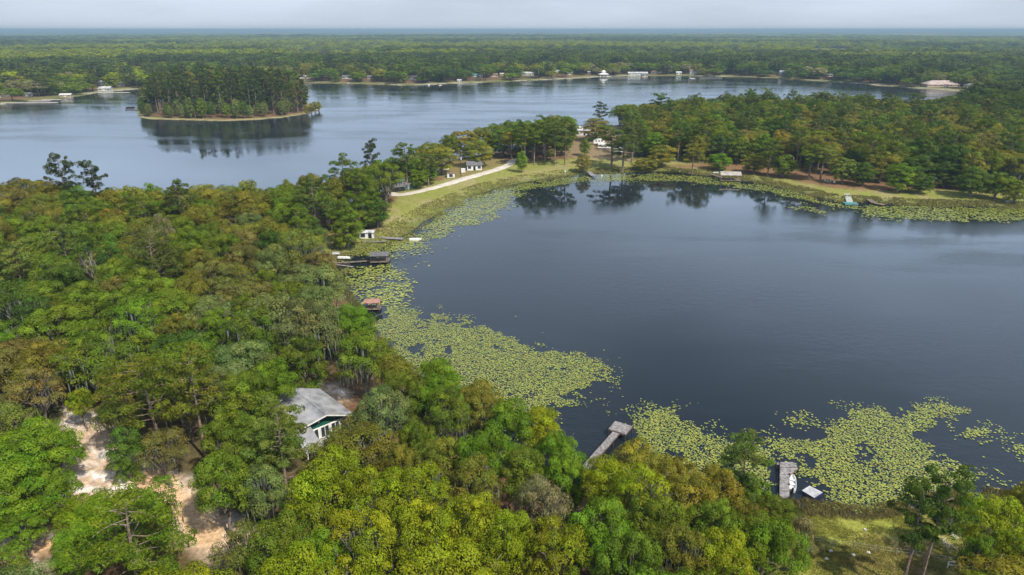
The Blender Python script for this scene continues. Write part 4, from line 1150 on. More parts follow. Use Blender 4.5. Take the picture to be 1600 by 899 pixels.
def boat(name, px, py, L, Wd, rz, label, flip=False, h=.45, seats=3, base=.05, m_=None, motor=True, cat='boat'):
    m_ = m_ or M_BOATW
    x, y = G(px, py, base + .2)
    r = empty(name, (x, y, base), rz, label, cat)
    st = [(-.5,.42,.40,0),(-.3,.5,.46,0),(0,.5,.46,0),(.25,.45,.40,.02),(.42,.3,.22,.12),(.5,.14,.06,.25)]
    V, F = [], []
    for (t, wt, wb_, zb_) in st:
        V += [(t*L, -wt*Wd, h+zb_*.4), (t*L, -wb_*Wd, zb_*h), (t*L, wb_*Wd, zb_*h), (t*L, wt*Wd, h+zb_*.4)]
    n = len(st)
    for i in range(n-1):
        for k in range(3): F.append((i*4+k, i*4+k+1, (i+1)*4+k+1, (i+1)*4+k))
    F += [(0,3,2,1), ((n-1)*4, (n-1)*4+1, (n-1)*4+2, (n-1)*4+3)]
    iv = [(v[0]*.96, v[1]*.88, v[2] if k % 4 in (0,3) else v[2]+.06) for k, v in enumerate(V)]; o = len(V)
    F2 = []
    for i in range(n-1):
        for k in range(3): F2.append((o+(i+1)*4+k, o+(i+1)*4+k+1, o+i*4+k+1, o+i*4+k))
        F2.append((i*4, (i+1)*4, o+(i+1)*4, o+i*4)); F2.append((i*4+3, o+i*4+3, o+(i+1)*4+3, (i+1)*4+3))
    F2 += [(o+1,o+2,o+3,o), (0, o, o+3, 3), ((n-1)*4+3, o+(n-1)*4+3, o+(n-1)*4, (n-1)*4)]
    if flip: V = [(a, -b, h*1.2-c) for a, b, c in V]; iv = [(a, -b, h*1.2-c) for a, b, c in iv]
    m = MB(); m.add(V + iv, F + F2); m.build('hull', m_, r)
    if not flip:
        for i in range(seats):
            t = (-.34 + i*.28) * L
            s = MB(); s.box(t-.14, t+.14, -.42*Wd, .42*Wd, h*.62, h*.7); s.build('seat', m_, r)
        if motor:
            s = MB(); s.box(-L*.5-.28, -L*.5-.02, -.14, .14, h*.5, h+.42); s.tube([(-L*.5-.15,0,h*.5),(-L*.5-.18,0,-.45)], [.07,.05], 6); s.build('outboard_motor', M_BLACK, r)
    return r
_a, _b = G3(1238.6, 748, .2), G3(1238, 765, .2)
bt = boat('jon_boat', 1238.4, 756, 3.7, .95, math.atan2((_a-_b).y, (_a-_b).x), 'white jon boat tied along the right side of the plank dock', h=.42)
landmark(bt.location.x, bt.location.y, 1, 'white jon boat')
# tilted swim platform
S = [G3(1252.8,766.5,.75), G3(1265,759,.95), G3(1285.7,769.5,.55), G3(1272.3,778,.4)]
c0 = sum(S, Vector()) / 4; root = empty('swim_platform', (c0.x, c0.y, 0), 0, 'tilted pale slatted floating platform with dark blue sides beside the lily pads', 'floating platform')
o_ = Vector((c0.x, c0.y, 0))
m = MB(); planks(m, L3(S[0]), L3(S[3]), L3(S[2]), L3(S[1]), 9, .05, .18); m.build('slatted_top', M_SLAT, root, kind='stuff')
m = MB(); m.slab([L3(s)*Vector((1,1,1)) - Vector((0,0,.07)) for s in S][::-1] if ((S[1]-S[0]).cross(S[2]-S[0])).z < 0 else [L3(s) - Vector((0,0,.07)) for s in S], .5); m.build('float', M_BLUE, root)
landmark(c0.x, c0.y, 1, 'tilted floating platform')

def shelter(px, py, w, d, h, rz, roofm, label, pitch=.25, cat='boat shelter', deckw=None, lm=None, postm=None, walk=None, kind='gable'):
    x, y = G(px, py, 0.5)
    r = empty('boat_shelter', (x, y, 0), rz, label, cat)
    m = MB(); rh = d/2*pitch
    for s in (-1, 1):
        pts = [(-w/2, s*d/2, h), (w/2, s*d/2, h), (w/2, 0, h+rh), (-w/2, 0, h+rh)]
        m.slab(pts if s < 0 else pts[::-1], .08)
    ro = m.build('roof', roofm, r)
    m = MB()
    k = -w/2 + .1
    while k < w/2:
        for s in (-1, 1): m.bar((k, s*d/2, h+.03), (k, 0, h+rh+.03), .05, .05)
        k += .3
    m.build('roof_rib', roofm, ro, kind='stuff')
    for sx in (-1, 0, 1):
        for sy in (-1, 1):
            b = MB(); b.bar((sx*(w/2-.25), sy*(d/2-.2), -1.5), (sx*(w/2-.25), sy*(d/2-.2), h-.02), .14); b.build('post', postm or M_POST, r)
    m = MB(); planks(m, (-w/2,-d/2,.6), (w/2,-d/2,.6), (w/2,d/2,.6), (-w/2,d/2,.6), 14); m.build('deck', M_WOODB, r, kind='stuff')
    m = MB()
    for sy in (-1, 1): m.bar((-w/2+.2, sy*(d/2-.2), h-.1), (w/2-.2, sy*(d/2-.2), h-.1), .1, .16)
    m.build('beam', M_POST, r)
    if walk:
        (wx, wy, ww) = walk
        m = MB(); e = Vector((wx, wy, .55)); dn = e.normalized(); n = Vector((-dn.y, dn.x, 0)) * ww/2; s0 = Vector((dn.x*w/2*.8, dn.y*d/2*.8, .55)); e.z = .55; s0.z = .55
        planks(m, s0-n, s0+n, e+n, e-n, int((e-s0).length / .25)); m.build('walkway', M_WOODB, r, kind='stuff')
        for t in (.3, .6, .95):
            c = s0.lerp(e, t); 
            for s in (-1, 1): b = MB(); b.bar(tuple(c+n*s-Vector((0,0,2))), tuple(c+n*s), .12); b.build('post', M_POST, r)
    landmark(x, y, 2, lm or label); return r
shelter(583, 481, 3.6, 2.8, 2.2, .05, M_RUST, 'boat shelter with a rust-red corrugated roof standing in the lily pads', lm='rust-roofed boat shelter', walk=(-14, 1, 1.1))
shelter(594, 407, 5.2, 4.2, 2.4, .08, M_SHING, 'grey-roofed open boat shelter over black water at the head of the cove', lm='grey-roofed boat shelter', walk=(-13, -1.5, 1.1))
M_PROOF = mat('pale_brown_roof', (.42, .38, .34), .8, n_scale=.8, n_amt=.2)
shelter(1140, 281, 8.6, 5.5, 2.9, -.1, M_PROOF, 'square dock shelter with pale brown roof on the far bank', lm='brown-roofed dock shelter', postm=M_WOOD, walk=(-6, 12, 1.4), pitch=.4)

# white boathouse and its walkways
M_LROOF2_ = mat('dull_pale_roof', (.5, .5, .49), .7, n_scale=.6, n_amt=.2)
house('boathouse', 574, 372.5, 4.2, 2.8, 1.7, .06, M_WHITE, M_LROOF2_, 'white boathouse with a flat-looking pale roof at the lake edge', 'boathouse', wins=2, pitch=.18, lm='white boathouse', over=.25)
def boardwalk(pxs, w, z, m_, label, name='boardwalk', n_per=3.2, cat='boardwalk'):
    pts = [G3(a, b, z) for a, b in pxs]; r = empty(name, (pts[0].x, pts[0].y, 0), 0, label, cat); o_ = Vector((pts[0].x, pts[0].y, 0))
    m = MB()
    for a, b in zip(pts[:-1], pts[1:]):
        d = (b-a).normalized(); n = Vector((-d.y, d.x, 0))*w/2
        planks(m, a-n-o_, a+n-o_, b+n-o_, b-n-o_, max(2, int((b-a).length*n_per)))
        k = max(1, int((b-a).length/3))
        for i in range(k+1):
            c = a.lerp(b, i/k) - o_
            for s in (-1, 1): q = MB(); q.bar(tuple(c+n*s*.85-Vector((0,0,1.8+z))), tuple(c+n*s*.85-Vector((0,0,.05))), .13); q.build('post', M_POST, r)
    m.build('deck', m_, r, kind='stuff')
    mm = pts[len(pts)//2]; landmark(mm.x, mm.y, z, label); return r
boardwalk([(586,370),(606,372),(630,373)], 1.7, .7, M_WOOD, 'grey dock running out from the white boathouse through the lilies')
boardwalk([(528,374),(560,376.5),(588,377.5),(604,377)], .8, .6, M_WOOD, 'long narrow footbridge below the white boathouse')
boardwalk([(518,412.5),(552,417)], .6, .5, M_WOOD, 'single-plank footway below the cove')
boardwalk([(920,268),(927,275)], 2.0, .8, M_WOOD, 'short grey dock at the centre of the far bank')
M_PALEG = mat('pale_green_dock_boards', (.42, .45, .38), .8, n_scale=2, n_amt=.15)
boardwalk([(1321.5,297),(1328,316)], 2.2, .8, M_PALEG, 'pale dock with a turquoise end platform on the far bank', n_per=2.4, name='dock', cat='dock')
boardwalk([(1357,311),(1366,317),(1382,320)], 2.0, .7, M_WOODB, 'bent brown dock right of the turquoise-ended dock', n_per=2.4, name='dock', cat='dock')
x, y = G(1329, 317.5, .9); r = empty('swim_platform', (x, y, 0), -.1, 'turquoise end platform with ladder at the tip of the pale dock', 'platform')
m = MB(); planks(m, (-2.3,-1.2,.98), (2.3,-1.2,.98), (2.3,1.2,.98), (-2.3,1.2,.98), 12); m.build('deck', M_TURQ, r, kind='stuff')
m = MB(); m.box(-2.3,2.3,-1.24,-1.16,.4,.92); m.build('skirt', M_TURQ, r)
m = MB(); [m.bar((1.2+s*.25,-1.3,-.6),(1.2+s*.25,-1.3,1.7), .06) for s in (-1,1)]; [m.bar((.95,-1.3,z),(1.45,-1.3,z), .05) for z in (-.2,.15,.5,.85)]; m.build('ladder', M_ALU, r)
# small boats and benches
boat('rowing_boat', 649, 374.5, 3.6, 1.3, .05, 'white rowing boat moored at the tip of the boathouse dock', h=.5, motor=False)
boat('canoe', 537.5, 403, 3.4, .8, -.03, 'white upturned canoe on the bank of the cove', flip=True, base=.5, m_=M_BOATW, cat='canoe')
boat('fishing_boat', 1579, 317, 5.0, 1.9, .1, 'small white boat pulled up at the right end of the far bank', h=.8, base=.1)
def bench(px, py, rz, label, m_, L=1.8, base=.7, s=1):
    x, y = G(px, py, base); r = empty('bench', (x, y, ground_z(x, y)), rz, label, 'bench')
    b = MB(); b.box(-L/2*s, L/2*s, -.25*s, .2*s, .42*s, .5*s); b.build('seat', m_, r)
    b = MB(); b.box(-L/2*s, L/2*s, .2*s, .28*s, .5*s, 1.0*s); b.build('backrest', m_, r)
    for sx in (-1, 1):
        for sy in (-.2, .2): b = MB(); b.bar((sx*(L/2-.15)*s, sy*s, -.2), (sx*(L/2-.15)*s, sy*s, .42*s), .08); b.build('leg', m_, r)
M_WHITE2_ = mat('dull_white_paint', (.5, .5, .47), .8, n_amt=.2)
bench(525, 397, .1, 'white bench beside the upturned canoe in the cove', M_WHITE2_, 2.0, s=1.0)
bench(1120, 270.5, -.1, 'long white bench on the bank by the brown-roofed shelter', M_WHITE2_, 3.4, s=.9)
# chairs under the trees on the far bank
for i, (px, py) in enumerate([(1289,285),(1293.5,286),(1298,286.5),(1303,288)]):
    x, y = G(px, py, .9); r = empty('garden_chair', (x, y, ground_z(x, y)), i*.9, f"pale garden chair under the far-bank pines, {['first','second','third','fourth'][i]} of four from the left", 'chair', 'garden chairs on the far bank')
    b = MB(); b.box(-.35,.35,-.35,.35,.4,.47); b.build('seat', M_LROOF, r)
    b = MB(); b.box(-.35,.35,.3,.37,.47,1.1); b.build('backrest', M_LROOF, r)
    for sx in (-1,1):
        for sy in (-1,1): b = MB(); b.bar((sx*.3,sy*.3,-.1),(sx*.3,sy*.3,.4), .06); b.build('leg', M_LROOF, r)
# sign post on the lane and one on the bank
for (px, py, lb) in [(883,274,'small white marker post at the left of the short grey dock'),(940,281,'white post standing in the shallows right of the short grey dock')]:
    x, y = G(px, py, 0); r = empty('marker_post', (x, y, 0), 0, lb, 'post'); b = MB(); b.tube([(0,0,-1),(0,0,2.2)], [.07,.07], 6); b.build('post', M_WHITE, r)
    b = MB(); b.box(-.3,.3,-.03,.03,1.5,2.1); b.build('board', M_WHITE, r)

# --- rail fence lower left, wire fence across the lawn, birds/stones on the lawn
def fence(pxs, n, h, rails, m_, label, base, w=.12, rw=.08, group=None):
    pts = [G3(a, b, base) for a, b in pxs]; a, b = pts[0], pts[-1]
    r = empty('fence', (a.x, a.y, 0), 0, label, 'fence', group); o_ = Vector((a.x, a.y, 0)); tops = []
    for i in range(n):
        t = i/(n-1)*(len(pts)-1); k = min(int(t), len(pts)-2); c = pts[k].lerp(pts[k+1], t-k); z = ground_z(c.x, c.y); c = c - o_
        tops.append((c.x, c.y, z)); q = MB(); q.bar((c.x, c.y, z-.3), (c.x, c.y, z+h), w); q.build('post', m_, r)
    for z0 in rails:
        for u, v in zip(tops[:-1], tops[1:]):
            q = MB(); q.bar((u[0], u[1], u[2]+z0), (v[0], v[1], v[2]+z0), rw*.5, rw); q.build('rail', m_, r)
    landmark(pts[0].x, pts[0].y, 1, label)
fence([(-30,897),(4,886),(42,874),(74,859),(96,848)], 8, 1.2, (.45, .8, 1.1), M_WOOD, 'weathered grey rail fence beside the sandy track', .9, .16, .14)
fence([(1270,848),(1400,867),(1500,884),(1560,893)], 13, 1.0, (.55, .95), M_ALU, 'thin wire fence running across the lawn', .8, .06, .022)
fence([(1480,888),(1560,897)], 5, 1.0, (.5, .95), M_WHITE, 'low white fence below the pair of lawn pines', .8, .1, .09)
rs = random.Random(3)
for i, (px, py, lb) in enumerate([(1298,861,'pale rock on the lawn, second from the left below the wire fence'),(1333,868,'white rock on the lawn near the middle of the wire fence'),(1357,864,'small pale rock close under the wire fence'),(1291,875,'pale rock lowest on the lawn'),(1352,824,'pale rock on the lawn above the wire fence'),(1263,854,'pale rock at the left edge of the lawn')]):
    x, y = G(px, py, .8); g = np.random.default_rng(i)
    d = rdir(26, g); 
    import bmesh
    bm = bmesh.new(); bmesh.ops.create_icosphere(bm, subdivisions=2, radius=.24)
    for v in bm.verts: v.co *= g.uniform(.75, 1.15); v.co.z *= .6
    me = bpy.data.meshes.new('rock'); bm.to_mesh(me); bm.free(); me.materials.append(M_CONC)
    o = bpy.data.objects.new('rock', me); link(o); o.location = (x, y, ground_z(x, y)+.06); tag(o, lb, 'rock', 'pale rocks on the lawn')

# --- houses on the far shores
M_WHITE2 = mat('dull_white_siding', (.50, .50, .48), .8, n_scale=.3, n_amt=.2)
M_LROOF2 = mat('weathered_pale_roof', (.46, .46, .45), .6, n_scale=.3, n_amt=.25)
M_PINK2 = mat('faded_pink_roof', (.46, .37, .33), .8, n_scale=.3, n_amt=.25)
FH = [ # px, py(base), width m, depth, height, rz, wall, roof, kind, label
 (471,124.5,12,8,3,.1,M_WHITE,M_BROOF,'gable','white house at the left end of the far shore just right of the island'),
 (482,124.5,7,6,2.6,.1,M_WHITE,M_LROOF,'gable','small white outbuilding beside the leftmost far-shore house'),
 (543,125,15,8,3,0,M_WHITE,M_SHING,'gable','bluish-white house under pale trees on the far shore'),
 (582,126,14,8,3,0,M_TAN,M_SHING,'gable','low grey house behind a leafless tree on the far shore'),
 (646,127.5,13,9,4.2,0,M_WHITE,M_PINK,'gable','white two-gabled house on the far shore left of the middle'),
 (718,129,6,5,2.4,0,M_WHITE,M_LROOF,'gable','tiny white boathouse at the water on the far shore'),
 (743,122.5,9,7,3,.1,M_WHITE,M_TURQ,'gable','white house with a blue-green roof on the far shore'),
 (751,123.5,6,6,3,.1,M_WHITE,M_LROOF,'gable','small white house right of the blue-green roof'),
 (772,122.5,12,8,3.2,0,M_TAN,M_BROOF,'gable','tan house on the open grass of the far shore'),
 (786,121,10,7,3,0,M_TAN,M_PINK,'gable','pinkish-roofed house right of the tan house'),
 (823,119.5,24,9,3,0,M_WHITE,M_LROOF,'gable','long low white house on the far shore'),
 (870,117.5,10,8,4,0,M_WHITE,M_LROOF,'gable','white house between round grey trees on the far shore'),
 (890,119,8,6,3,0,M_TAN,M_LROOF,'gable','cream cottage among the grey trees on the far shore'),
 (920,117,6,6,3,0,M_WHITE,M_LROOF,'gable','little white hut left of the tiered white boathouse'),
 (996,118,30,9,3,.05,M_WHITE,M_LROOF,'gable','very long white building right of the tiered boathouse'),
 (1007,119.5,10,7,3,.05,M_TAN,M_SHING,'gable','grey-roofed lean house in front of the very long white building'),
 (1022,116.5,12,8,3.4,0,M_TAN,M_BROOF,'hip','tan hip-roofed house on the far shore'),
 (1060,117.5,9,7,3.4,0,M_WHITE,M_LROOF,'gable','small white house with a blue-green boat lift on the far shore'),
 (1083,117,14,9,5.4,0,M_WHITE,M_BROOF,'gable','two-storey white house standing at the water'),
 (1224,119.5,15,11,4.5,0,M_WHITE,M_LROOF,'gable','tall white gabled house alone on the right far shore'),
 (1294,122,11,8,2.6,0,M_TAN,M_SHING,'gable','low grey house in the trees on the right far shore'),
 (1467,136.5,38,22,3.2,-.05,M_TAN,M_PINK,'hip','large house with a broad pinkish hipped roof on the right shore'),
 (1515,138.5,14,9,3,0,M_WHITE,M_SHING,'hip','dark-roofed house right of the broad pinkish roof'),
 (5,155,12,9,4,.1,M_WOODB,M_BROOF,'gable','brown house under the trees at the extreme left shore'),
 (45,152.5,7,6,3,.1,M_WHITE,M_LROOF,'gable','small white house in the trees on the left shore'),
 (165,142.5,15,9,3,.15,M_WHITE,M_LROOF,'gable','white-roofed boathouse on the left shore behind the island'),
 (162,136,9,7,4,.15,M_WHITE,M_LROOF,'gable','white house just above the white-roofed boathouse'),
 (189,137,9,7,4,.15,M_TAN,M_LROOF,'gable','tan house with pale roof right of the white-roofed boathouse'),
 (104,152,12,6,2.2,.15,M_TAN,M_CONC,'gable','low beige dock house projecting from the left shore'),
 (72,124,8,7,3,.1,M_WHITE,M_LROOF,'gable','white shed roof in the yellow woods on the left')]
for f in FH[:-1]:
    house('house' if 'boathouse' not in f[9] else 'boathouse', f[0], f[1], f[2]*(.8 if f[2] < 30 else .9), f[3]*.8, f[4]*.85, f[5], {id(M_WHITE): M_WHITE2}.get(id(f[6]), f[6]), {id(M_LROOF): M_LROOF2, id(M_PINK): M_PINK2}.get(id(f[7]), f[7]), f[9], 'house' if 'boathouse' not in f[9] else 'boathouse', 'houses along the far shores', f[8], .5 if f[2] < 30 else .42, wins=3 if f[2] < 16 else 6, over=.5)
# tiered white boathouse
x, y = G(943, 120, 0); r = empty('boathouse', (x, y, .3), .1, 'white boathouse with a tiered cupola roof on the far shore', 'boathouse', 'houses along the far shores')
m = MB()
for sx in (-1, 0, 1):
    for sy in (-1, 1): m.box(sx*5-.2, sx*5+.2, sy*3.5-.2, sy*3.5+.2, -1, 2.8)
m.build('post', M_WHITE, r)
def hip(mb, w, d, z, h): mb.add([(-w,-d,z),(w,-d,z),(w,d,z),(-w,d,z),(-w*.15,0,z+h),(w*.15,0,z+h)], [(0,1,5,4),(1,2,5),(2,3,4,5),(3,0,4),(3,2,1,0)])
m = MB(); hip(m, 7, 5, 2.8, 2.8); m.build('roof', M_LROOF, r)
m = MB(); m.box(-2.2,2.2,-1.6,1.6,3.6,6.4); hip(m, 3, 2.4, 6.4, 1.8); m.build('cupola', M_WHITE, r)
m = MB(); m.box(-9, 9, -5.5, 5.5, -.4, .1); m.build('deck', M_CONC, r)
landmark(x, y, 4, 'tiered white boathouse')
# small docks and sea walls of the far shore
for i, (px, py, L_, w_, a_, lb) in enumerate([(545,130.2,16,2,1.5,'small dock below the bluish-white far-shore house'),(600,131.5,14,2,1.55,'small dock on the far shore between the two white houses'),
   (688,134,12,3,1.6,'pale dock on the far shore left of the tiny boathouse'),(733,132,20,3,.1,'pale sea wall dock under the blue-green roof'),(812,126.5,18,4,.05,'pale landing on the far shore before the long white house'),
   (864,124,26,2,.03,'long pale sea wall below the grey trees'),(965,122.5,30,3,0,'white sea wall right of the tiered boathouse'),(1082,123.5,12,6,1.5,'boat dock in front of the two-storey white house'),(1110,122.5,30,2,0,'long low dock right of the two-storey white house'),
   (1480,152,48,2.5,-.02,'long low dock reaching left from the right-hand point'),(1538,151,26,4,-.3,'sandy landing on the right-hand point'),(25,161.5,70,4,.05,'long white sea wall at the extreme left shore'),(62,158.5,18,4,.1,'short white landing on the left shore'),(206,171,10,2,.1,'little dock at the left tip of the island'),
   (80,156.5,16,4,.15,'pale boat ramp dock beside the short white landing'),(178,145.5,30,4,.1,'pale dock deck under the white-roofed boathouse')]):
    x, y = G(px, py, .4); r = empty('dock', (x, y, 0), a_, lb, 'dock', 'docks along the far shores')
    white = 'white' in lb or 'sandy' in lb or 'pale' in lb
    m = MB(); planks(m, (-L_/2,-w_/2,.75), (-L_/2,w_/2,.75), (L_/2,w_/2,.75), (L_/2,-w_/2,.75), int(max(6, L_)), .25, .05); m.build('deck', M_CONC if white else M_WOODB, r, kind='stuff')
    for t in (-.45, 0, .45):
        for s in (-1, 1): b = MB(); b.box(t*L_-.15, t*L_+.15, s*w_*.4-.15, s*w_*.4+.15, -1.5, .72); b.build('post', M_POST, r)
x, y = G(1445, 152, .4)
for i, (px, py, lb) in enumerate([(204,169,'dark moored boat off the left tip of the island'),(1061,121.5,'turquoise boat at the far-shore boat lift'),(668,133,'white boat drawn up left of the tiny far-shore boathouse')]):
    b_ = boat('motor_boat', px, py, 6.5, 2.3, .2 + i, lb, h=1.0, m_=[M_BLACK, M_TURQ, M_BOATW][i], motor=False)

# ------------------------------------------------------------------ lily pads
def lily_mat():
    m = bpy.data.materials.new('lily_pad'); m.use_nodes = True; nt = m.node_tree; b = nt.nodes['Principled BSDF']
    a = N(nt.nodes, 'ShaderNodeAttribute', attribute_name='leaf'); nt.links.new(a.outputs['Color'], b.inputs['Base Color'])
    b.inputs['Roughness'].default_value = .33; b.inputs['Specular IOR Level'].default_value = .5
    return m
M_LILY = lily_mat()
KEEP_OPEN = [(*G(583,482,.5), 3.2), (*G(566,484,.5), 2.0), (*G(1238,757,.3), 1.5), (*G(1268,770,.5), 1.9), (*G(1215,745,.3), 1.1), (*G(972,672,1), 2.4)]
def lilies(px_poly, label, dens=1.0, size=.26, edge=4.0, seed=0, thr=.42, grow=1.0):
    poly = world_poly(px_poly); g = np.random.default_rng(900 + seed)
    xs = [p[0] for p in poly]; ys = [p[1] for p in poly]; x0, x1, y0, y1 = min(xs)-2, max(xs)+2, min(ys)-2, max(ys)+2
    n = int((x1-x0)*(y1-y0)*dens*1.5/size**2*.36)
    X = g.uniform(x0, x1, n); Y = g.uniform(y0, y1, n)
    d = poly_sdf(poly, X, Y); nz = (fbm(X/3.2*grow, Y/3.2*grow, 77+seed, 4) - .5)*1.5 + .47 ; n2 = vnoise(X/.9, Y/.9, 78+seed)
    w = np.where(d < 0, np.clip(-d/edge, 0, 1), -d*.12)
    n3_ = vnoise(X/.45, Y/.45, 79+seed)
    keep = (nz + w*.42 + (n2-.5)*.26 + (n3_-.5)*.32 + .01 > thr + .2) & (water_sdf(X, Y) < -.05) & ((d < 0) | (g.uniform(size=n) < .45)) & (g.uniform(size=n) < np.clip(.45 - d/edge*.9, .3, 1))
    for (kx, ky, kr) in KEEP_OPEN: keep &= np.hypot(X-kx, Y-ky) > kr
    X, Y = X[keep], Y[keep]
    # thin out overlaps
    cell = size*1.45; key = np.round(X/cell).astype(int)*100003 + np.round(Y/cell).astype(int)
    _, ui = np.unique(key, return_index=True); X, Y = X[ui], Y[ui]; n = len(X)
    r = size*g.uniform(.6, 1.25, n); rot = g.uniform(0, 6.283, n)
    k = 7; t = np.linspace(.22, 2*math.pi-.22, k)
    A = rot[:, None] + t[None, :]
    tx, ty = g.normal(0, .07, n), g.normal(0, .07, n)
    lift = .015 + g.uniform(0, .05, n) + (g.uniform(size=n) < .25)*g.uniform(.03, .16, n)
    px_ = X[:, None] + np.cos(A)*r[:, None]*g.uniform(.9, 1.08, (n, k)); py_ = Y[:, None] + np.sin(A)*r[:, None]*g.uniform(.9, 1.08, (n, k))
    pz = lift[:, None] + np.abs(tx[:, None]*(px_-X[:, None]) + ty[:, None]*(py_-Y[:, None]))*1.5 + g.uniform(0, .02, (n, k))
    V = np.stack([px_, py_, pz], -1)
    V = np.concatenate([V, np.stack([X, Y, lift], -1)[:, None, :]], 1)       # centre joins the notch
    F = np.arange(n*(k+1)).reshape(n, k+1)
    h = g.uniform(0, 1, n)
    c = np.stack([.215+.13*h, .28+.06*h, .035+.03*g.uniform(size=n)], 1)*g.uniform(.7, 1.2, n)[:, None]
    o_ = g.uniform(size=n) < .02; c[o_] = [.24, .17, .05]
    o_ = g.uniform(size=n) < .10; c[o_] = [.10, .14, .035]
    me = np_mesh('lily_pads', V.reshape(-1, 3), F, M_LILY, leaf=np.repeat(c, k+1, 0))
    o = bpy.data.objects.new('lily_pads', me); link(o); tag(o, label, None, 'lily pads', 'stuff')
    landmark(float(np.mean(X)), float(np.mean(Y)), 0, 'lily pads') if False else None
    return n
NL = 0
NL += lilies([(560,500),(600,482),(650,482),(700,492),(760,508),(850,538),(926,556),(958,576),(950,600),(918,622),(885,640),(866,656),(830,690),(780,680),(700,640),(640,600),(596,560)], 'broad carpet of pale lily pads along the left shore between the rust-roofed shelter and the T-shaped dock', 1.0, .145, 5, 1, .38)
NL += lilies([(985,662),(1002,640),(1045,628),(1062,648),(1110,676),(1150,690),(1210,686),(1216,720),(1216,800),(1100,800),(1000,790),(975,740),(985,700)], 'lily pads between the T-shaped dock and the plank dock', 1.0, .145, 3.5, 2, .38)
NL += lilies([(1200,688),(1245,682),(1290,672),(1330,640),(1400,634),(1480,630),(1530,645),(1465,662),(1440,684),(1490,715),(1532,742),(1525,765),(1490,785),(1400,806),(1330,812),(1262,800),(1290,772),(1262,755),(1244,742),(1240,722),(1216,718)], 'bright lily pads spread right of the plank dock', 1.0, .145, 3.5, 3, .38)
NL += lilies([(1236,652),(1256,652),(1256,664),(1238,664)], 'tiny clump of lily pads alone on dark water', 1, .17, 1.5, 4, .2)
NL += lilies([(1500,668),(1545,668),(1545,682),(1505,684)], 'small raft of lily pads out beyond the bright ones', 1, .17, 2, 5, .25)
NL += lilies([(1570,688),(1610,700),(1612,712),(1590,706)], 'small raft of lily pads at the right edge of the picture', 1, .17, 2, 6, .25)
NL += lilies([(1585,770),(1620,765),(1620,790),(1590,784)], 'lily pads near the shore at the right edge', 1, .17, 2, 7, .25)
NL += lilies([(536,420),(600,412),(640,424),(655,450),(642,478),(606,492),(560,478),(545,455)], 'lily pads between the cove and the rust-roofed shelter', 1, .34, 4, 8, .36)
NL += lilies([(512,388),(560,380),(600,368),(640,376),(660,388),(640,396),(600,394),(580,400),(540,402)], 'lily pads in front of the white boathouse', .9, .26, 3, 9, .34)
NL += lilies([(612,402),(655,388),(700,368),(770,345),(792,322),(832,296),(890,288),(925,282),(925,274),(870,279),(800,290),(740,306),(690,332),(650,364),(618,380)], 'pale glinting lily pads along the grassy neck of land', .9, .32, 5, 10, .34, .6)
NL += lilies([(925,272),(1000,271),(1062,273),(1130,279),(1190,289),(1232,297),(1272,308),(1312,317),(1345,317),(1345,330),(1300,324),(1250,314),(1200,302),(1130,291),(1060,284),(1000,282),(930,284)], 'fringe of lily pads along the far bank', .8, .36, 4, 11, .36, .6)
NL += lilies([(1340,322),(1400,321),(1500,323),(1600,325),(1700,330),(1700,345),(1600,344),(1530,348),(1480,348),(1440,343),(1390,342),(1350,337)], 'dense mat of lily pads at the right end of the far bank', .8, .36, 4, 12, .3, .6)
NL += lilies([(1225,312),(1262,320),(1310,332),(1290,338),(1240,328)], 'loose lily pads off the far bank', .6, .32, 5, 13, .52, .8)

# marsh grass along the waterline
def grass_tufts(name, band, n, label, hgt=(.5, 1.1), cols=((.13,.14,.04),(.20,.17,.07),(.08,.11,.03)), seed=0, dmin=-2.0, dmax=2.5, wid=.05, region=None):
    g = np.random.default_rng(40+seed); poly = world_poly(band)
    xs = [p[0] for p in poly]; ys = [p[1] for p in poly]
    X = g.uniform(min(xs), max(xs), n*14); Y = g.uniform(min(ys), max(ys), n*14)
    k = (poly_sdf(poly, X, Y) < 0); X, Y = X[k], Y[k]
    d = water_sdf(X, Y); k = (d > dmin) & (d < dmax) & (fbm(X/4, Y/4, 90+seed) + g.normal(0, .06, len(X)) > .43); X, Y = X[k][:n], Y[k][:n]; n = len(X)
    if n == 0: return
    b = 5
    X = np.repeat(X, b) + g.normal(0, .14, n*b); Y = np.repeat(Y, b) + g.normal(0, .14, n*b); n = len(X)
    Zb = np.maximum(height(X, Y), -.05) - .02
    H = g.uniform(*hgt, n); a = g.uniform(0, 6.283, n); lx, ly = g.normal(0, .28, n)*H, g.normal(0, .28, n)*H
    w = wid*g.uniform(.7, 1.6, n)
    V = np.stack([np.stack([X-np.cos(a)*w, Y-np.sin(a)*w, Zb], 1), np.stack([X+np.cos(a)*w, Y+np.sin(a)*w, Zb], 1), np.stack([X+lx, Y+ly, Zb+H], 1)], 1)
    c = np.array(cols)[g.integers(0, len(cols), n)]*g.uniform(.75, 1.2, n)[:, None]
    o = bpy.data.objects.new(name, np_mesh(name, V.reshape(-1, 3), np.arange(3*n).reshape(n, 3), M_GRASS, leaf=np.repeat(c, 3, 0))); link(o); tag(o, label, None, None, 'stuff')
M_GRASS = bpy.data.materials.new('marsh_grass'); M_GRASS.use_nodes = True
_a = N(M_GRASS.node_tree.nodes, 'ShaderNodeAttribute', attribute_name='leaf'); M_GRASS.node_tree.links.new(_a.outputs['Color'], M_GRASS.node_tree.nodes['Principled BSDF'].inputs['Base Color'])
M_GRASS.node_tree.nodes['Principled BSDF'].inputs['Roughness'].default_value = .85
M_GRASS.node_tree.nodes['Principled BSDF'].inputs['Specular IOR Level'].default_value = .1
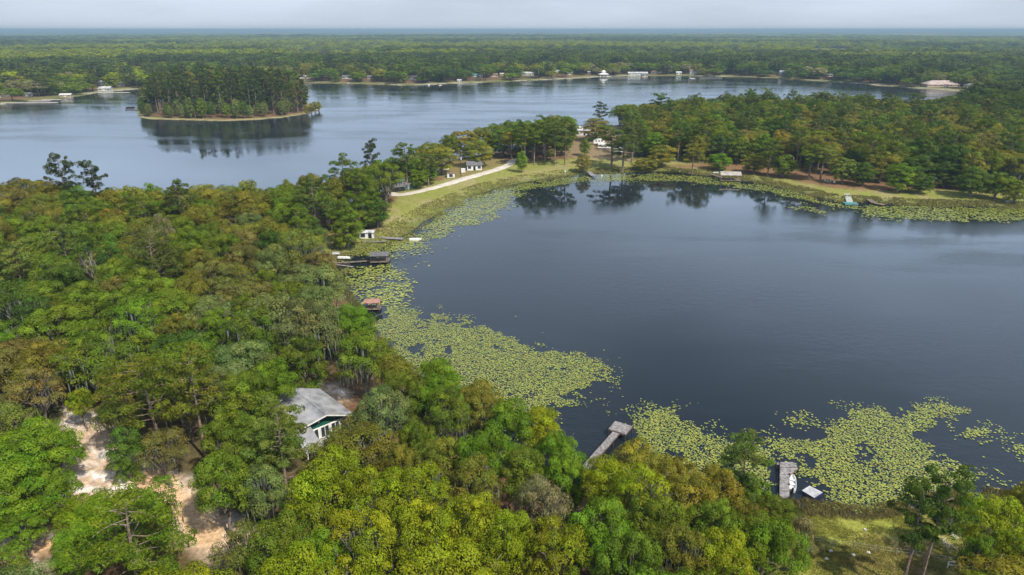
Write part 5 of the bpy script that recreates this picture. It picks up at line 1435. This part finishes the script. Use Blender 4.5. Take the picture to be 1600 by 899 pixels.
grass_tufts('marsh_grass', [(500,360),(640,320),(700,285),(840,255),(930,258),(930,290),(830,300),(740,325),(660,370),(600,400),(560,430),(510,430)], 5000, 'brown and green marsh grass along the neck of land', (.2, .5), cols=((.20,.18,.05),(.27,.21,.10),(.12,.15,.035),(.16,.19,.04)), seed=1, dmin=-3.5, dmax=9, wid=.09)
grass_tufts('marsh_grass', [(930,255),(1130,258),(1320,290),(1600,305),(1700,310),(1700,335),(1400,335),(1232,312),(1130,292),(930,290)], 7000, 'low grass at the water edge of the far bank', (.3, .7), cols=((.22,.20,.05),(.27,.21,.10),(.15,.18,.04)), seed=2, dmin=-3, dmax=6, wid=.12)
grass_tufts('reeds', [(1230,770),(1330,790),(1420,780),(1480,760),(1540,750),(1640,755),(1640,820),(1240,825)], 3800, 'brown reeds at the shore below the bright lily pads', (.25, .7), cols=((.20,.17,.05),(.24,.18,.09),(.12,.13,.035)), seed=3, dmin=-2.2, dmax=1.2, wid=.025)
grass_tufts('grass', [(1230,790),(1300,800),(1420,795),(1540,790),(1640,800),(1660,930),(1215,960)], 26000, 'short rough grass of the lawn', (.06, .18), ((.24,.25,.04),(.30,.26,.08),(.17,.21,.035)), 4, 1.2, 40, .03)
grass_tufts('reeds', [(560,470),(600,520),(660,575),(800,680),(960,745),(1240,770),(1240,810),(900,800),(700,690),(560,560),(530,440)], 6000, 'reeds and rushes under the shoreline trees on the near side', (.6, 1.4), seed=5, dmin=-1.5, dmax=1.2, wid=.04)

# ------------------------------------------------------------------ plant the trees
def kind_name(k): return {'pine': 'pine_tree', 'isle': 'pine_tree', 'bare': 'bare_tree', 'shrub': 'shrub'}.get(k, 'oak_tree')
for t in TREES:
    t['z'] = ground_z(t['x'], t['y']); a = P(t['x'], t['y'], t['z'] + t['cz']); t['px'], t['py'], t['dep'] = a
    t['app'] = t['R'] / a[2] * (1.0 if (t['label'] or t.get('isle')) else .9) * (.6 if t['px'] < -20 or t['px'] > 1620 or t['py'] > 930 else 1)
oaks = sorted([t for t in TREES if kind_name(t['kind']) == 'oak_tree'], key=lambda t: -t['app'])
pines = sorted([t for t in TREES if kind_name(t['kind']) == 'pine_tree'], key=lambda t: (-1 if t['label'] else 0, -t['app']))
LIM = 296
singles = oaks[:LIM] + pines[:LIM] + [t for t in TREES if t['kind'] in ('bare', 'shrub')]
mass = oaks[LIM:] + pines[LIM:]
mass = [t for t in mass]
print('TREES', len(TREES), 'oaks', len(oaks), 'pines', len(pines), 'lilies', NL)

ORD = ['', 'second', 'third', 'fourth', 'fifth', 'sixth', 'seventh', 'eighth', 'ninth', 'tenth', 'eleventh', 'twelfth', 'thirteenth', 'fourteenth', 'fifteenth', 'sixteenth', 'seventeenth', 'eighteenth', 'nineteenth', 'twentieth']
def ordw(i): return ('first' if i == 0 else ORD[i]) if i < 20 else f'{i+1}th'
LM += [(97,268,'two tall pines at the lake edge'),(432,502,'big mossy oaks on the left slope'),(330,445,'brown oak in the left woods'),(255,388,'grey-brown thin-leaved tree'),(186,800,'huge leaning pine'),
       (230,600,'spreading pale pine above the track'),(148,700,'upper end of the sandy track'),(300,800,'sandy clearing'),(520,775,'big yellow-green oak at bottom centre'),(850,800,'tan thin-leaved tree at bottom centre'),
       (1455,860,'pair of lawn pines'),(1330,840,'lawn'),(145,412,'bleached dead tree'),(1250,160,'water behind the peninsula'),(1520,150,'sandy point on the right shore'),(1420,225,'middle of the right woods'),(1600,200,'right edge of the peninsula woods')]
KW = {'oak': 'oak', 'mossy': 'moss-hung oak', 'open': 'thin-leaved oak', 'dense': 'round-crowned tree', 'pine': 'pine', 'shrub': 'shrub', 'bare': 'leafless tree', 'isle': 'pine'}
LMU = {}
for a in LM:
    w = a[2].split()
    LMU.setdefault(' '.join(w[:9]), a)
LMs = list(LMU.items())
buckets = {}
for t in singles:
    if t['label']: continue
    if t.get('isle'):
        row = 'front' if t['y'] < np.percentile([q['y'] for q in TREES if q.get('isle')], 34) else ('middle' if t['y'] < np.percentile([q['y'] for q in TREES if q.get('isle')], 67) else 'back')
        key = (f"{TWORD[t['tint']]} {KW[t['kind']]}", f"in the {row} row of trees on the island", 'isle', 0)
        t['skey'] = t['px']
    else:
        best = min(LMs, key=lambda l: (l[1][0]-t['px'])**2 + ((l[1][1]-t['py'])*1.3)**2)
        ddx, ddy = t['px']-best[1][0], t['py']-best[1][1]
        rel = ('right of' if ddx > 0 else 'left of') if abs(ddx) > abs(ddy)*1.1 else ('below' if ddy > 0 else 'above')
        key = (f"{TWORD[t['tint']]} {KW[t['kind']]}", f"{rel} the {best[0]}", 'near', 0)
        t['skey'] = math.hypot(ddx, ddy)
    buckets.setdefault(key, []).append(t)
for key, ts in buckets.items():
    ts.sort(key=lambda t: t['skey'])
    for i, t in enumerate(ts):
        if key[2] == 'isle':
            t['label'] = f"{key[0]} {key[1]}" + (f", {ordw(i)} such from the left" if len(ts) > 1 else '')
            t['group'] = 'trees on the wooded island'
        else:
            pre = '' if len(ts) == 1 else (f"closest " if i == 0 else f"{ORD[min(i,19)]} closest ")
            t['label'] = f"{pre}{key[0]} {key[1]}"
            t['group'] = {'oak_tree': 'oaks of the lakeside woods', 'pine_tree': 'pines of the lakeside woods', 'shrub': 'undergrowth shrubs', 'bare_tree': 'leafless trees'}[kind_name(t['kind'])]
for t in singles:
    nm = kind_name(t['kind']); p = PROTOS[t['kind']][t['k']]
    r = bpy.data.objects.new(nm, None); r.empty_display_size = .5; col.objects.link(r)
    r.location = (t['x'], t['y'], t['z']); r.rotation_euler = (0, 0, t['rz']); r.scale = (t['s'], t['s'], t['s']*t['zs'])
    w = t['label'].split(); lab = ' '.join(w[:16])
    tag(r, lab, {'pine_tree': 'pine tree', 'oak_tree': 'oak tree', 'bare_tree': 'bare tree', 'shrub': 'shrub'}[nm], t.get('group'))
    o = bpy.data.objects.new('trunk', p.me_wood); o.parent = r; col.objects.link(o)
    if p.me_leaf:
        o = bpy.data.objects.new('crown', p.me_leaf); o.parent = r; col.objects.link(o); o.color = (*t['col'], 1)
    if p.me_moss:
        o = bpy.data.objects.new('spanish_moss', p.me_moss); o.parent = r; col.objects.link(o); o['kind'] = 'stuff'

# ------------------------------------------------------------------ woodland too deep to count: instanced over a cloud of points
def simplify(p, frac, grow):
    """fewer, larger leaves for trees far off"""
    q = Crown(); q.kind = p.kind; q.R = p.R; q.H = p.H; q.wood = p.wood if frac > .3 else None
    V, F, L = p.leaves; n = len(F); g = np.random.default_rng(5); sel = g.permutation(n)[:int(n*frac)]
    V4 = V.reshape(n, 4, 3)[sel]; c = V4.mean(1, keepdims=True); V4 = c + (V4-c)*grow
    q.leaves = (V4.reshape(-1, 3), np.arange(4*len(sel)).reshape(-1, 4), L.reshape(n, 4, 3)[sel].reshape(-1, 3))
    if q.wood is None:
        q.wood = MB(); q.wood.tube([(0,0,-.5),(0,0,p.H*.5),(0,0,p.H*(.95 if p.kind == 'pine' else .6))], [.3,.22,.1], 4)
    return q
def woodland(name, protos, pts, label):
    """pts: rows x, y, z, sx, sz, rot, variant, r, g, b"""
    pc = bpy.data.collections.new(name + '_sources')
    for i, p in enumerate(protos): pc.objects.link(joined_proto(p, f'source_{name}_{i:02d}'))
    a = np.array(pts, np.float32); n = len(a)
    me = bpy.data.meshes.new(name); me.vertices.add(n); me.vertices.foreach_set('co', a[:, :3].ravel())
    def at(nm, ty, d): q = me.attributes.new(nm, ty, 'POINT'); q.data.foreach_set('vector' if ty == 'FLOAT_VECTOR' else ('color' if ty == 'FLOAT_COLOR' else 'value'), d.ravel())
    at('tsize', 'FLOAT_VECTOR', np.stack([a[:, 3], a[:, 3], a[:, 4]], 1))
    at('trot', 'FLOAT_VECTOR', np.stack([0*a[:, 5], 0*a[:, 5], a[:, 5]], 1))
    at('variant', 'INT', a[:, 6].astype(np.int32))
    at('tint', 'FLOAT_COLOR', np.concatenate([a[:, 7:10], np.ones((n, 1), np.float32)], 1))
    me.update()
    o = bpy.data.objects.new(name, me); link(o); tag(o, label, None, None, 'stuff')
    ng = bpy.data.node_groups.new(name, 'GeometryNodeTree')
    ng.interface.new_socket('Geometry', in_out='INPUT', socket_type='NodeSocketGeometry'); ng.interface.new_socket('Geometry', in_out='OUTPUT', socket_type='NodeSocketGeometry')
    gi = ng.nodes.new('NodeGroupInput'); go = ng.nodes.new('NodeGroupOutput')
    ci = ng.nodes.new('GeometryNodeCollectionInfo'); ci.inputs['Collection'].default_value = pc; ci.inputs['Separate Children'].default_value = True; ci.inputs['Reset Children'].default_value = True
    ip = ng.nodes.new('GeometryNodeInstanceOnPoints'); ip.inputs['Pick Instance'].default_value = True
    def na(nm, ty): q = ng.nodes.new('GeometryNodeInputNamedAttribute'); q.data_type = ty; q.inputs['Name'].default_value = nm; return q.outputs['Attribute']
    ng.links.new(gi.outputs[0], ip.inputs['Points']); ng.links.new(ci.outputs[0], ip.inputs['Instance'])
    ng.links.new(na('variant', 'INT'), ip.inputs['Instance Index'])
    ng.links.new(na('trot', 'FLOAT_VECTOR'), ip.inputs['Rotation']); ng.links.new(na('tsize', 'FLOAT_VECTOR'), ip.inputs['Scale'])
    ng.links.new(ip.outputs[0], go.inputs[0])
    md = o.modifiers.new('planting', 'NODES'); md.node_group = ng
    return o
if mass:
    pr_ = OAKS[:4] + [MOSSY[0], DENSE[0], PINES[1]]; pr_ = [simplify(p, .45, 1.45) for p in pr_]
    rows = []
    for t in mass:
        v = {'oak': t['k'] % 4, 'open': t['k'], 'mossy': 4, 'dense': 5, 'pine': 6, 'isle': 6}[t['kind']]; p = pr_[v]
        s = t['R']/p.R; rows.append((t['x'], t['y'], t['z'], s, t['H']/p.H, t['rz'], v, *t['col']))
    woodland('woodland', pr_, rows, 'deep unbroken woodland behind the front trees of the peninsula and the left slope')

# far forest beyond the big lake
g = np.random.default_rng(77)
rows = []
far_pr = [simplify(OAKS[0], .055, 3.6), simplify(OAKS[1], .055, 3.6), simplify(OAKS[2], .055, 3.6), simplify(DENSE[0], .06, 3.4), simplify(PINES[0], .09, 3.0), simplify(PINES[2], .09, 3.0)]
near_pr = [simplify(OAKS[3], .16, 2.2), simplify(OAKS[4], .16, 2.2), simplify(OAKS[5], .16, 2.2), simplify(DENSE[1], .18, 2.2), simplify(PINES[1], .25, 1.9), simplify(PINES[3], .25, 1.9)]
houses_xy = [G(f[0], f[1], .4) for f in FH]
def scatter(r0, r1, spacing, seed, protos, near):
    g = np.random.default_rng(seed); out = []
    n = int((math.radians(84) * (r1*r1-r0*r0)/2) / (spacing**2) * 1.9)
    r = np.sqrt(g.uniform(r0*r0, r1*r1, n)); a = g.uniform(-math.radians(42), math.radians(42), n)
    x, y = r*np.sin(a), r*np.cos(a)
    c = spacing; key = np.floor(x/c).astype(int)*200003 + np.floor(y/c).astype(int); _, ui = np.unique(key, return_index=True); x, y = x[ui], y[ui]
    d = water_sdf(x, y, False); isl = poly_sdf(ISLAND, x, y)
    k = (d > (7 if near else 12)) & (isl > 40); x, y, d = x[k], y[k], d[k]; r = np.hypot(x, y)
    fld = fbm(x/420, y/900, 61, 3); k = (fld < .585) | (g.uniform(size=len(x)) < .10) | (r < 1350); x, y, d, r = x[k], y[k], d[k], r[k]
    z = height(x, y) - .2*np.clip((r-2500)/500, 0, 1)*0
    z = np.minimum(z, 2.5) if near else z
    zone = fbm(x/160, y/300, 63, 3); zone2 = fbm(x/60, y/90, 65, 3); zone3 = fbm(x/700, y/350, 67, 3)
    px = CX + FPX * x / (y*cp + 59*sp)
    for i in range(len(x)):
        if r[i] < 620: continue
        if near and any(h[1]-90 < y[i] < h[1]+fw*.4+5 and abs(x[i]*h[1]/y[i]-h[0]) < fw*.4+(2 if y[i] < h[1] else 4) for h, fw in zip(houses_xy, [f[2] for f in FH])): continue
        if near and d[i] < 14 and g.uniform() < .3: continue
        pine = (zone[i] > (.43 if r[i] < 1750 else .56)) if r[i] > 1100 else (zone[i] > .62)
        if g.uniform() < .2: pine = not pine
        v = (4 + g.integers(2)) if pine else g.integers(4)
        p = protos[v]
        left = px[i] < 330 and r[i] < 1150
        if pine: c = TINT['pg'] if g.uniform() < .5 else TINT['dk']
        else:
            u = zone2[i] + g.normal(0, .07)
            if left: c = TINT['yg'] if u > .55 else (TINT['og'] if u > .5 else TINT['mg'])
            else: c = TINT['ol'] if u > .6 else (TINT['mg'] if u > .47 else TINT['dg'])
            if g.uniform() < (.10 if near and d[i] < 60 else .04): c = TINT['tan']
        if zone3[i] > (.56 if r[i] < 1750 else .49) and r[i] > 1250: c = TINT['ps'] if g.uniform() < .6 else TINT['yg']
        R = spacing*g.uniform(.62, .95) if not pine else spacing*g.uniform(.5, .7)
        H = g.uniform(11, 16) if not pine else g.uniform(17, 23)
        if near and d[i] < 20: H *= .75
        j = g.uniform(.95, 1.4)
        out.append((x[i], y[i], z[i]-.3, R/p.R, H/p.H, g.uniform(0, 6.28), v, *[q*j for q in c]))
    return out
rows = scatter(640, 1250, 11.5, 1, near_pr, True)
woodland('woodland', near_pr, rows, 'wooded far shore behind the row of lakeside houses')
rows2 = scatter(1250, 3000, 15.5, 2, far_pr, False) + scatter(3000, 5600, 24.0, 3, far_pr, False)
woodland('far_forest', far_pr, rows2, 'flat forest stretching away beyond the far shore')
print('far rows', len(rows), len(rows2))

# round grey trees among the far-shore houses and tufts of island edge come from the woodland above
# ------------------------------------------------------------------ haze
hz_o = MB(); hz_o.box(-31000, 31000, -31000, 31000, -3.2, 72)
hm = bpy.data.materials.new('haze'); hm.use_nodes = True; nt = hm.node_tree; nt.nodes.clear()
o = N(nt.nodes, 'ShaderNodeOutputMaterial'); pv = N(nt.nodes, 'ShaderNodeVolumePrincipled')
pv.inputs['Color'].default_value = (.34, .49, .60, 1); pv.inputs['Density'].default_value = 1.6e-4; pv.inputs['Anisotropy'].default_value = 0.0
nt.links.new(pv.outputs[0], o.inputs['Volume'])
haze = hz_o.build('haze', hm, None, kind='stuff', label='thin blue summer haze over the lakes')
